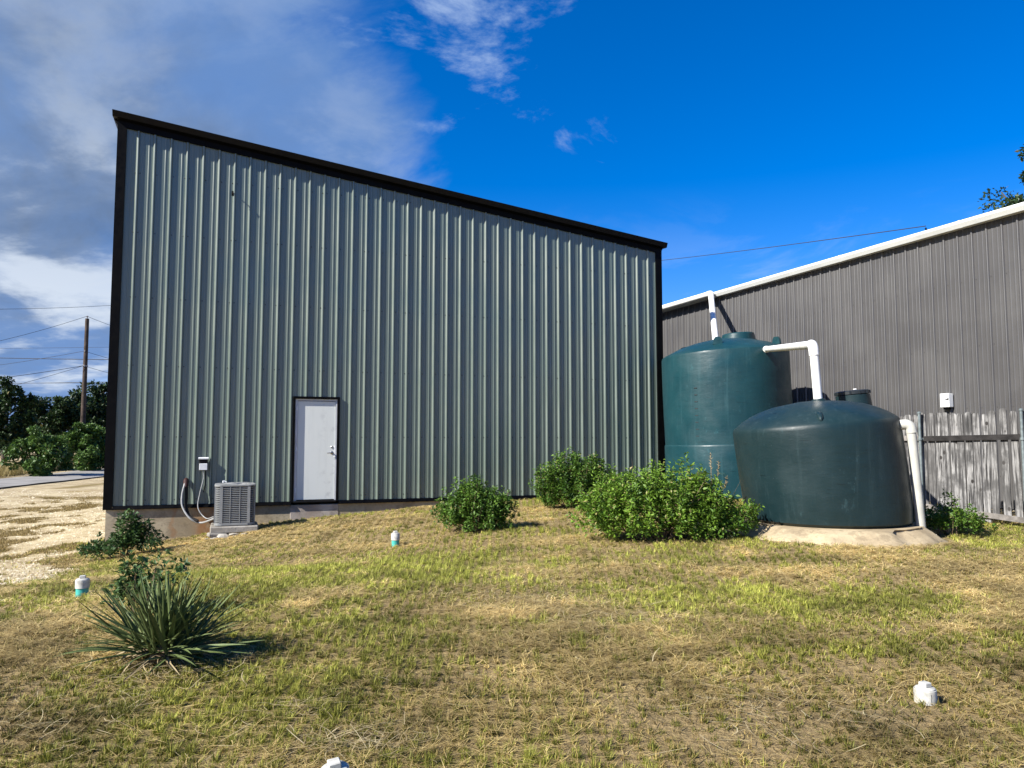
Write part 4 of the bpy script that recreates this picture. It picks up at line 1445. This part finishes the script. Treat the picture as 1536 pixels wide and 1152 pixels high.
# tall seeding weed in front of the tall tank
p = gp(1068, 775, 10.9)
root = empty('seeding_weed', p, 0, 'tall pale seeding grass stalks rising above the biggest bush', 'weed')
for k, (dx, h, lean) in enumerate(((0.0, 1.13, 0.0), (0.06, 1.02, 0.05), (-0.05, 0.86, -0.06), (0.12, 0.8, 0.1))):
    b = MB(); b.tube([(dx * 0.4, 0, 0), (dx * 0.6, 0, h * 0.5), (dx + lean * 0.6, 0, h * 0.8), (dx + lean, 0, h)], [0.006, 0.005, 0.004, 0.002], 5)
    r_ = random.Random(k)
    for q in range(16):
        zz = h * (0.80 + 0.2 * q / 16)
        a = r_.uniform(0, 6.28)
        b.tube([(dx + lean * (zz / h), 0, zz), (dx + lean * (zz / h) + 0.03 * math.cos(a), 0.03 * math.sin(a), zz + 0.018)], [0.006, 0.002], 4)
    b.build('seed_stalk', M['yucca_dry'], root)
    for q in range(5):
        a = r_.uniform(0, 6.28); z0 = h * r_.uniform(0.3, 0.7); l = r_.uniform(0.18, 0.3)
        c_, s_ = math.cos(a), math.sin(a)
        b = MB()
        vs = []
        for t, wv, dr in ((0, 0.006, 0), (0.35, 0.011, 0.05), (0.7, 0.008, 0.03), (1, 0.001, -0.05)):
            cx_, cy_, cz_ = dx * 0.7 + c_ * l * t, s_ * l * t, z0 + dr + l * 0.4 * t * (1 - t)
            vs += [(cx_ - s_ * wv, cy_ + c_ * wv, cz_), (cx_ + s_ * wv, cy_ - c_ * wv, cz_)]
        b.add(vs, [(i * 2, i * 2 + 1, i * 2 + 3, i * 2 + 2) for i in range(3)])
        b.build('blade', M['yucca'], root)

# ------------------------------------------------------------------ yucca
p = gp(245, 990, 5.1)
yu = empty('yucca', p, 0, 'spiky dark green yucca with sword leaves in the left foreground', 'yucca')


def yleaf(L, W, bend, seedv):
    n = 7
    vs, fs = [], []
    for i in range(n + 1):
        t = i / n
        w = W * (0.75 + 0.5 * math.sin(min(t * 1.6, 1) * math.pi / 2) * 0.5) * (1 - t ** 3.2) + 0.0008
        xx = L * t * math.cos(bend * t * 0.6); zz = L * t * math.sin(-bend * t * 0.6)
        vs += [(xx, -w, zz + w * 0.45), (xx, 0, zz), (xx, w, zz + w * 0.45)]
    for i in range(n):
        a = i * 3
        fs += [(a, a + 3, a + 4, a + 1), (a + 1, a + 4, a + 5, a + 2)]
    b = MB(); b.add(vs, fs)
    return b.mesh('leaf')


yv = []
for k in range(7):
    me_ = yleaf(1.0, 0.0185 + 0.0025 * (k % 3), (0.0, 0.12, 0.25, 0.4, 0.55, 0.75, -0.08)[k], k); me_.materials.append(M['yucca']); yv.append(me_)
yd = []
for k in range(3):
    me_ = yleaf(1.0, 0.020, (0.5, 1.0, 1.5)[k], k); me_.materials.append(M['yucca_dry']); yd.append(me_)
ry = random.Random(5)
for k in range(280):
    u = (k + 0.5) / 280
    el_ = R(11 + 62 * u ** 0.85) + ry.gauss(0, 0.13)
    az = k * 2.39996 + ry.gauss(0, 0.15)
    L = ry.uniform(0.38, 0.57) * (1.0 - 0.10 * u)
    me_ = yv[min(6, max(0, int(ry.gauss(2.6 - 2.2 * u, 1.2))))]
    o = link_mesh('leaf', me_, None, yu)
    crown = Vector((0.09 * math.cos(az) * (1 - u) + ry.gauss(0, 0.07), 0.05 * math.sin(az) + ry.gauss(0, 0.05), 0.05 + 0.10 * u))
    o.location = crown
    o.rotation_euler = (ry.gauss(0, 0.35), -el_, az)
    o.scale = (L, L * 1.15, L)
for k in range(60):
    az = ry.uniform(0, 6.28)
    o = link_mesh('dry_leaf', yd[k % 3], None, yu)
    o.location = (0.05 * math.cos(az), 0.05 * math.sin(az), ry.uniform(0.03, 0.09))
    o.rotation_euler = (ry.gauss(0, 0.5), -R(ry.uniform(-6, 14)), az)
    L = ry.uniform(0.25, 0.45); o.scale = (L, L, L)
b = MB(); b.lathe([(0.06, -0.05), (0.09, 0.03), (0.07, 0.12), (0.03, 0.17)], 12, wob=lambda a, z: 0.012 * math.sin(5 * a)); b.build('stump', M['stem'], yu, 40)


# ------------------------------------------------------------------ lawn blades
def lawn():
    n = 2600000
    th = rng.uniform(-0.78, 0.78, n)
    r = 2.5 + 16.5 * rng.random(n) ** 0.95
    X = r * np.sin(th); Y = r * np.cos(th)
    # gather into tufts
    cell = 0.06 + 0.004 * r
    jx = np.round(X / cell); jy = np.round(Y / cell)
    hx_ = vnoise(jx * 7.13, jy * 3.7, 0.37, 3); hy_ = vnoise(jx * 5.1, jy * 9.3, 0.41, 8)
    cxx = (jx + hx_ - 0.5) * cell; cyy = (jy + hy_ - 0.5) * cell
    pull = 0.5
    X = X * (1 - pull) + cxx * pull; Y = Y * (1 - pull) + cyy * pull
    tuft = vnoise(jx * 3.3, jy * 4.7, 0.9, 77)
    grav, g, s, bare = masks(X, Y)
    wl_ = (X - WALL_O.x) * WN.x + (Y - WALL_O.y) * WN.y          # in front of the wall
    keep = (wl_ > 0.03) | (X > 4.2) | (X < -8.2)
    keep &= rng.random(n) > grav * 0.95
    keep &= rng.random(n) > bare * 0.6
    dens = 0.17 + 0.42 * np.maximum(g, s * 0.9) + 0.55 * (fbm(X, Y, 0.35, 61, 3) - 0.4) + 0.25 * (tuft - 0.4)
    keep &= rng.random(n) < dens * np.where(r < 7.5, 2.1, 1.35)
    dp = np.hypot((X - pad_c.x) / 1.0, (Y - pad_c.y) / 1.02)
    keep &= dp > 1.42 + 0.30 * (fbm(X, Y, 0.3, 17, 3) - 0.3) + 0.15 * rng.random(n)
    keep &= (X * fd.y - Y * fd.x) - (FA.x * fd.y - FA.y * fd.x) > -0.8
    X, Y, r, g, s, grav, tuft = X[keep], Y[keep], r[keep], g[keep], s[keep], grav[keep], tuft[keep]
    n = len(X)
    z = ground_z(X, Y)
    # kinds: green blade, dry standing blade, flat straw
    dead = sst(fbm(X, Y, 0.8, 91, 4), 0.44, 0.62) * (0.35 + 0.65 * sst(Y, 8.5, 5.5))                    # patches of dead brown turf
    pg = np.clip(0.60 + 0.50 * g - 0.42 * s - 0.4 * grav + (tuft - 0.5) * 0.9 - 0.15 * dead, 0.04, 0.95)
    green = rng.random(n) < pg
    flat = (~green) & (rng.random(n) < 0.22 + 0.5 * s)
    L = np.where(green, rng.uniform(0.022, 0.062, n) * (0.8 + 0.4 * g) * (0.6 + 0.8 * tuft),
                 np.where(flat, rng.uniform(0.04, 0.14, n), rng.uniform(0.018, 0.055, n) * (0.6 + 0.8 * tuft)))
    el_ = np.where(flat, rng.uniform(-0.02, 0.25, n), np.clip(rng.normal(0.78, 0.38, n), 0.12, 1.5))
    az = rng.uniform(0, 2 * np.pi, n)
    W = (0.0010 + 0.00030 * r) * rng.uniform(0.7, 1.35, n) * np.where(flat, 0.75, 1.0)
    d = np.c_[np.cos(az) * np.cos(el_), np.sin(az) * np.cos(el_), np.sin(el_)]
    sd = np.c_[-np.sin(az), np.cos(az), np.zeros(n)]
    droop = rng.uniform(0.05, 0.6, n) * np.where(flat, 0.1, 1)
    p0 = np.c_[X, Y, z - 0.004 + np.where(flat, rng.uniform(0.004, 0.035, n), 0)]
    p1 = p0 + d * (L * 0.55)[:, None]
    d2 = d.copy(); d2[:, 2] -= droop; d2 /= np.linalg.norm(d2, axis=1, keepdims=True)
    p2 = p1 + d2 * (L * 0.5)[:, None]
    sw = sd * W[:, None]
    t = rng.random(n)[:, None] ** 1.3
    lush = np.clip(g, 0, 1)[:, None]
    cg = (np.array([0.130, 0.140, 0.018]) * (1 - t) + np.array([0.56, 0.56, 0.115]) * t) * (0.74 + 0.26 * lush)
    cs = np.array([0.33, 0.235, 0.090]) * (1 - t) + np.array([0.84, 0.67, 0.31]) * t
    cd = np.array([0.18, 0.120, 0.042]) * (1 - t) + np.array([0.68, 0.52, 0.20]) * t
    c_ = np.where(green[:, None], cg, np.where(flat[:, None], cs, cd))
    c_ = c_ * (1 - 0.50 * dead * (1 - 0.6 * g) * (1 - 0.6 * s))[:, None]
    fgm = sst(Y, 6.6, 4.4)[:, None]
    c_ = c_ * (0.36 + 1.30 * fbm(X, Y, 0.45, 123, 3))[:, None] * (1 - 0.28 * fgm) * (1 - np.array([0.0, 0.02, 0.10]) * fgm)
    nr = (r < 7.5) & (rng.random(n) < 0.36)
    # near blades bend over, far ones are single slivers
    a = nr
    k = (np.arange(a.sum()) * 5)[:, None]
    co1 = np.stack([p0[a] - sw[a], p0[a] + sw[a], p1[a] + sw[a] * 0.85, p1[a] - sw[a] * 0.85, p2[a]], 1).reshape(-1, 3)
    tri1 = np.concatenate([k + np.array([[0, 1, 2]]), k + np.array([[0, 2, 3]]), k + np.array([[3, 2, 4]])])
    b_ = ~nr
    co2 = np.stack([p0[b_] - sw[b_] * 1.2, p0[b_] + sw[b_] * 1.2, p2[b_]], 1).reshape(-1, 3)
    tri2 = len(co1) + (np.arange(b_.sum()) * 3)[:, None] + np.array([[0, 1, 2]])
    print('blades', a.sum(), b_.sum(), 'tris', len(tri1) + len(tri2))
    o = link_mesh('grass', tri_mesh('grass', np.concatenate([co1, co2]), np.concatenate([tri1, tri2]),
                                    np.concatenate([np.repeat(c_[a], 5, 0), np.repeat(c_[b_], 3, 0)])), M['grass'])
    tag(o, 'short patchy lawn of green and dry straw coloured grass', 'grass', kind='stuff')


lawn()


def loose_straw():
    spots = [(452, 1068, 0.10, 60), (540, 1118, 0.16, 160), (830, 915, 0.55, 420), (900, 945, 0.35, 160), (250, 1012, 0.30, 240), (1150, 1070, 0.4, 130), (1480, 850, 0.9, 330), (420, 790, 0.9, 240), (690, 905, 0.5, 160), (60, 1090, 0.5, 160)]
    P_ = []
    for px, py, rad, k in spots:
        Y = 1.5 * 1150 / (py - 662) if py > 860 else (10.0 if px > 1000 else 13.2)
        p = at(px, py, Y)
        P_.append(np.c_[p.x + rng.normal(0, rad, k), p.y + rng.normal(0, rad * 0.6, k)])
    P_.append(np.c_[rng.uniform(-4.5, 6.0, 900), rng.uniform(3.0, 12.0, 900)])
    P_ = np.concatenate(P_); n = len(P_)
    z = ground_z(P_[:, 0], P_[:, 1]) + rng.uniform(0.008, 0.04, n)
    L = rng.uniform(0.06, 0.22, n); az = rng.uniform(0, 6.28, n); cur = rng.normal(0, 0.7, n); el_ = rng.normal(0.04, 0.10, n)
    W = rng.uniform(0.0012, 0.0026, n)
    pts = []
    p = np.c_[P_, z]
    for q in range(4):
        a = az + cur * (q - 1.5) / 2.5
        side_ = np.c_[-np.sin(a), np.cos(a), 0 * a] * (W * (1.0 if q < 3 else 0.4))[:, None]
        pts += [p - side_, p + side_]
        p = p + np.c_[np.cos(a) * np.cos(el_), np.sin(a) * np.cos(el_), np.sin(el_)] * (L / 3)[:, None]
    co = np.stack(pts, 1).reshape(-1, 3)
    k = (np.arange(n) * 8)[:, None]
    tri = np.concatenate([k + np.array([[i * 2, i * 2 + 1, i * 2 + 3]]) for i in range(3)] + [k + np.array([[i * 2, i * 2 + 3, i * 2 + 2]]) for i in range(3)])
    t = rng.random(n)[:, None]
    c_ = np.array([0.24, 0.175, 0.085]) * (1 - t) + np.array([0.58, 0.49, 0.29]) * t
    o = link_mesh('straw', tri_mesh('straw', co, tri, np.repeat(c_, 8, 0)), M['grass'])
    tag(o, 'loose pale straw stems and thin twigs lying on the lawn', 'straw', kind='stuff')


loose_straw()


def gravel_tufts():
    n = 420000
    th = rng.uniform(-0.82, -0.38, n); r = rng.uniform(9, 33, n)
    X = r * np.sin(th); Y = r * np.cos(th)
    grav = masks(X, Y)[0]
    wl_ = (X - WALL_O.x) * WN.x + (Y - WALL_O.y) * WN.y
    keep = (rng.random(n) > grav * 1.02 + 0.1) & ((wl_ > 0.03) | (X < -8.4 - (Y - 14.8) * 0.36)) & (X > -20.3 - (Y - 30) * 0.13)
    keep &= (X < -4.9 - (Y - 7) * 0.42)
    X, Y, r = X[keep], Y[keep], r[keep]; n = len(X)
    z = ground_z(X, Y)
    L = rng.uniform(0.02, 0.07, n); az = rng.uniform(0, 6.28, n); el_ = rng.uniform(0.2, 1.3, n)
    d = np.c_[np.cos(az) * np.cos(el_), np.sin(az) * np.cos(el_), np.sin(el_)]
    sd = np.c_[-np.sin(az), np.cos(az), 0 * az] * (0.002 + 0.0003 * r)[:, None]
    p0 = np.c_[X, Y, z]
    co = np.stack([p0 - sd, p0 + sd, p0 + d * L[:, None]], 1).reshape(-1, 3)
    t = rng.random(n)[:, None]
    c_ = np.array([0.10, 0.072, 0.028]) * (1 - t) + np.array([0.40, 0.30, 0.12]) * t
    o = link_mesh('dry_grass', tri_mesh('dry_grass', co, (np.arange(n) * 3)[:, None] + np.array([[0, 1, 2]]), np.repeat(c_, 3, 0)), M['grass'])
    tag(o, 'brown dry grass islands growing through the pale gravel', 'grass', kind='stuff')


gravel_tufts()


def tall_grass():
    """dry tall grass on the far verge of the road"""
    n = 9000
    t = rng.random(n)
    Y = 36 + 26 * t; X = -24.3 - (Y - 42) * 0.155 - 2.3 - rng.random(n) * 2.2
    z = ground_z(X, Y)
    L = rng.uniform(0.3, 0.85, n); az = rng.uniform(0, 6.28, n); el_ = rng.uniform(1.0, 1.5, n)
    d = np.c_[np.cos(az) * np.cos(el_), np.sin(az) * np.cos(el_), np.sin(el_)]
    sd = np.c_[np.cos(az + 1.57), np.sin(az + 1.57), np.zeros(n)] * 0.016
    p0 = np.c_[X, Y, z]; p1 = p0 + d * L[:, None]
    co = np.stack([p0 - sd, p0 + sd, p1], 1).reshape(-1, 3)
    tri = (np.arange(n) * 3)[:, None] + np.array([[0, 1, 2]])
    tt = rng.random(n)[:, None]
    c_ = np.array([0.20, 0.17, 0.06]) * (1 - tt) + np.array([0.50, 0.40, 0.19]) * tt
    o = link_mesh('tall_grass', tri_mesh('tall_grass', co, tri, np.repeat(c_, 3, 0)), M['grass'])
    tag(o, 'tall dry yellow grass along the far verge of the road', 'grass', kind='stuff')


tall_grass()


def gravel_stones():
    n = 26000
    Y = 7.2 + 24 * rng.random(n) ** 1.4 ** 1.0; X = -4.6 - (Y - 7) * 0.42 - rng.random(n) ** 1.2 * (3 + 0.5 * Y)
    grav = masks(X, Y)[0]
    k = rng.random(n) < grav
    X, Y = X[k], Y[k]; n = len(X)
    z = ground_z(X, Y)
    sz = (0.008 + 0.018 * rng.random(n) ** 2) * (0.7 + 0.03 * Y) * (1 + 0.3 * (rng.random(n) > 0.95))
    oc = np.array([[1, 0, 0], [0, 1, 0], [-1, 0, 0], [0, -1, 0], [0, 0, 0.75]], float)
    jit = rng.normal(1, 0.18, (n, 5, 1))
    az = rng.uniform(0, 6.28, n)
    rot = np.stack([np.stack([np.cos(az), -np.sin(az), 0 * az], 1), np.stack([np.sin(az), np.cos(az), 0 * az], 1), np.stack([0 * az, 0 * az, 0 * az + 1], 1)], 1)
    co = np.einsum('nij,nkj->nki', rot, oc[None] * jit * sz[:, None, None]) + np.c_[X, Y, z][:, None, :]
    tri = (np.arange(n) * 5)[:, None, None] + np.array([[0, 1, 4], [1, 2, 4], [2, 3, 4], [3, 0, 4]])[None]
    t = rng.random(n)[:, None]
    c_ = np.array([0.36, 0.29, 0.19]) * (1 - t) + np.array([0.66, 0.58, 0.42]) * t
    o = link_mesh('gravel', tri_mesh('gravel', co.reshape(-1, 3), tri.reshape(-1, 3), np.repeat(c_, 5, 0)), col_mat('gravel_stone', 0.9, 0))
    tag(o, 'loose pale limestone gravel scattered on the left of the yard', 'gravel', kind='stuff')


gravel_stones()


# ------------------------------------------------------------------ trees, pole and wires beyond the road
def tree(name, label, x, y, h, crown_r, nleaf, leaf, mat, seed, crown_lo=0.25, group='trees across the road', spread=1.0, z0=None, jit=0.12):
    g = np.random.default_rng(seed)
    base = Vector((x, y, gz(x, y) if z0 is None else z0))
    root = empty(name, base, 0, label, 'tree', group)
    b = MB()
    lean = g.normal(size=2) * 0.12 * h * 0.3
    top = np.array([lean[0], lean[1], h * 0.9])
    b.tube([(0, 0, -0.2), (lean[0] * 0.2, lean[1] * 0.2, h * 0.2), (lean[0] * 0.6, lean[1] * 0.6, h * 0.45), top], [h * 0.030, h * 0.025, h * 0.018, h * 0.006], 8)
    nb_ = 16
    cl = []
    for k in range(nb_):
        t = crown_lo + (0.95 - crown_lo) * (k + 0.5) / nb_
        a = k * 2.4 + g.normal() * 0.4
        rr = crown_r * (0.55 + 0.5 * math.sin(math.pi * min(1, (t - crown_lo) / (1 - crown_lo) * 0.85 + 0.15))) * (0.75 + 0.5 * g.random())
        s_ = np.array([lean[0] * t, lean[1] * t, h * t * 0.75])
        e = s_ + np.array([math.cos(a) * rr * spread, math.sin(a) * rr * spread, h * (0.10 + 0.18 * t) * (0.6 + 0.6 * g.random())])
        e[2] = min(e[2], h * 0.97)
        m_ = (s_ + e) / 2 + g.normal(size=3) * 0.08 * rr
        b.tube([s_, m_, e], [h * 0.010, h * 0.006, h * 0.002], 5)
        for _ in range(7):
            f = g.random() ** 0.6
            cl.append((s_ * (1 - f) + e * f) + g.normal(size=3) * crown_r * jit)
    for _ in range(10):
        cl.append(np.array([lean[0] + g.normal() * crown_r * 0.3, lean[1] + g.normal() * crown_r * 0.3, h * (0.70 + 0.22 * g.random())]))
    b.build('trunk', M['bark'], root, 50)
    cl = np.array(cl)
    nc = len(cl)
    csz = crown_r * (0.10 + 0.16 * g.random(nc))
    ci = g.integers(0, nc, nleaf)
    v = g.normal(size=(nleaf, 3)); v /= np.linalg.norm(v, axis=1, keepdims=True)
    pos = cl[ci] + v * (csz[ci] * g.random(nleaf) ** 0.45)[:, None] * np.array([1.15, 1.15, 0.8])
    pos[:, 2] = np.maximum(pos[:, 2], 0.05)
    ln = leaf * (0.6 + 0.8 * g.random(nleaf))
    co, tri = leaf_arrays(pos, v + g.normal(size=(nleaf, 3)) * 0.7, g.normal(size=(nleaf, 3)) * 0.6 + np.array([0, 0, 1.0]), ln, ln * 0.36)
    tone = np.clip(0.45 + 0.25 * g.normal(size=nc), 0, 1)[ci] * 0.65 + g.random(nleaf) * 0.35
    colr = np.repeat(np.c_[tone, (g.random(nleaf) < 0.01) * 0.6, np.zeros(nleaf)], 4, 0)
    o = link_mesh('crown', tri_mesh('crown', co, tri, colr), mat, root)
    o['kind'] = 'stuff'
    return root


def tree_at(px, top_y, Y, r_px, label, nleaf, leaf, mat, seed, name='oak_tree', **kw):
    p = at(px, 700, Y); t = at(px, top_y, Y)
    tree(name, label, p.x, p.y, t.z - gz(p.x, p.y), r_px * Y / 1150, nleaf, leaf, mat, seed, **kw)


tree_at(4, 574, 46, 34, 'dark spreading oak at the left edge of the picture shading the driveway', 9000, 0.20, M['leaf_oak'], 1, spread=1.1)
tree_at(-52, 556, 52, 44, 'dark oak beyond the driveway just outside the left edge', 7000, 0.22, M['leaf_oak'], 12)
tree_at(58, 596, 55, 30, 'dark green oak between the left edge and the utility pole', 8000, 0.20, M['leaf_oak'], 2)
tree_at(92, 590, 53, 30, 'dark oak just left of the utility pole', 8000, 0.20, M['leaf_oak'], 3)
tree_at(128, 588, 56, 30, 'dark oak right behind the utility pole', 8000, 0.20, M['leaf_oak'], 4)
tree_at(158, 568, 58, 30, 'tallest dark oak beside the corner of the metal building', 8000, 0.21, M['leaf_oak'], 5)
tree_at(195, 575, 62, 32, 'dark oak hidden mostly behind the metal building', 4000, 0.22, M['leaf_oak'], 15)
tree_at(62, 650, 40.5, 34, 'lighter green roadside shrub tree by the driveway mouth', 8000, 0.15, M['leaf_road'], 6, name='shrub_tree', crown_lo=0.03, group='light shrubs along the road')
tree_at(128, 632, 46, 30, 'lighter green shrub tree hiding the foot of the utility pole', 8000, 0.16, M['leaf_road'], 7, name='shrub_tree', crown_lo=0.03, group='light shrubs along the road')
tree_at(158, 640, 49, 26, 'light green shrub tree at the edge of the metal building', 6000, 0.16, M['leaf_road'], 8, name='shrub_tree', crown_lo=0.03, group='light shrubs along the road')
# tree standing behind the neighbouring building
pr = at(1592, 400, 25)
tree('oak_tree', 'oak crown rising above the roof at the right edge of the picture', pr.x, pr.y, at(1545, 240, 25).z - gz(pr.x, pr.y), 2.1, 26000, 0.12, M['leaf_oak'], 21, crown_lo=0.5, group=None, jit=0.26)

# far wooded rise so the horizon is not bare
pole_p = at(122, 690, 48.5)
pz = gz(pole_p.x, pole_p.y)
up_ = empty('utility_pole', (pole_p.x, pole_p.y, pz), 0, 'tall dark wooden utility pole rising out of the roadside shrubs', 'utility pole')
ph = at(122, 478, 48.5).z - pz
b = MB(); b.tube([(0, 0, -0.5), (0, 0, ph * 0.5), (0, 0, ph)], [0.16, 0.14, 0.115], 14); b.build('pole_shaft', M['pole'], up_, 40)
b = MB(); b.tube([(0, 0, ph), (0, 0, ph + 0.10)], 0.03, 8); b.lathe([(0.05, ph + 0.10), (0.07, ph + 0.13), (0.05, ph + 0.17), (0.02, ph + 0.19)], 10); b.build('insulator', M['insul'], up_, 40)
zb2 = at(122, 549, 48.5).z - pz
b = MB(); b.tube([(0, 0, zb2 - 0.04), (0, 0, zb2 + 0.04)], 0.155, 14); b.box((0, -0.17, zb2), (0.10, 0.06, 0.12)); b.build('cable_clamp', M['insul'], up_, 40)
zb3 = at(122, 527, 48.5).z - pz
b = MB(); b.box((0, -0.14, zb3), (0.06, 0.05, 0.08)); b.build('bracket', M['insul'], up_)


def wire(label, a, c, sag, r=0.012, n=20):
    pts = []
    for i in range(n + 1):
        t = i / n
        p = Vector(a).lerp(Vector(c), t); p.z -= sag * 4 * t * (1 - t)
        pts.append(p)
    b = MB(); b.tube(pts, r, 5)
    o = b.build('overhead_wire', M['wire'], None)
    return tag(o, label, 'wire', 'overhead wires')


top_p = Vector((pole_p.x, pole_p.y - 0.05, pz + ph + 0.15))
cl_p = Vector((pole_p.x, pole_p.y - 0.2, pz + zb2)); br_p = Vector((pole_p.x, pole_p.y - 0.17, pz + zb3))
wire('wire from the pole top down to the left edge', top_p, at(-330, 560, 36), 0.55)
wire('wire from the pole top towards the building corner', top_p, at(330, 520, 62), 0.5)
wire('wire from the upper bracket of the pole to the left', br_p, at(-280, 566, 60), 0.5)
wire('wire from the upper bracket of the pole to the building corner', br_p, at(330, 562, 60), 0.4)
wire('wire from the pole clamp sagging to the left edge', cl_p, at(-260, 588, 40), 0.25, 0.016)
wire('lowest wire from the pole clamp falling to the left', cl_p, at(-240, 628, 44), 0.35)
wire('wire from the pole clamp down towards the building corner', cl_p, at(300, 586, 58), 0.2)
wire('highest long wire crossing the sky above the pole', at(-200, 461, 42), at(420, 430, 60), 0.7)
wire('long wire crossing the sky below the pole top', at(-260, 524, 62), at(420, 516, 66), 0.1)
wire('thick dark cable crossing behind the pole', at(-260, 530, 66), at(420, 540, 70), 0.2, 0.03)
wire('low cable crossing just above the treetops', at(-260, 576, 70), at(420, 566, 70), 0.2, 0.02)
wire('second low cable crossing just above the treetops', at(-260, 574, 72), at(420, 572, 72), 0.1, 0.02)
# service wire to the neighbour's roof
mp = at(1389, 346, 15.93)
mast = empty('wire_bracket', (mp.x, mp.y, EZ + NZ - 0.01), NRZ, 'small wire bracket on the gutter edge of the brown-grey building', 'bracket')
b = MB(); b.box((0, 0.04, 0.06), (0.16, 0.09, 0.09), bev=0.01); b.tube([(0, 0.04, 0.08), (-0.04, 0.04, 0.2)], 0.018, 6); b.build('clamp', M['black'], mast)
b = MB(); b.lathe([(0.03, 0), (0.045, 0.02), (0.03, 0.05), (0.015, 0.06)], 10, (0.05, 0.06, 0.06)); b.build('insulator', M['insul'], mast, 40)
wire('thin service wire from the low roofline to the brown-grey building', mp + Vector((0, 0, 0.10)), at(860, 402, 46), 0.12, 0.010)
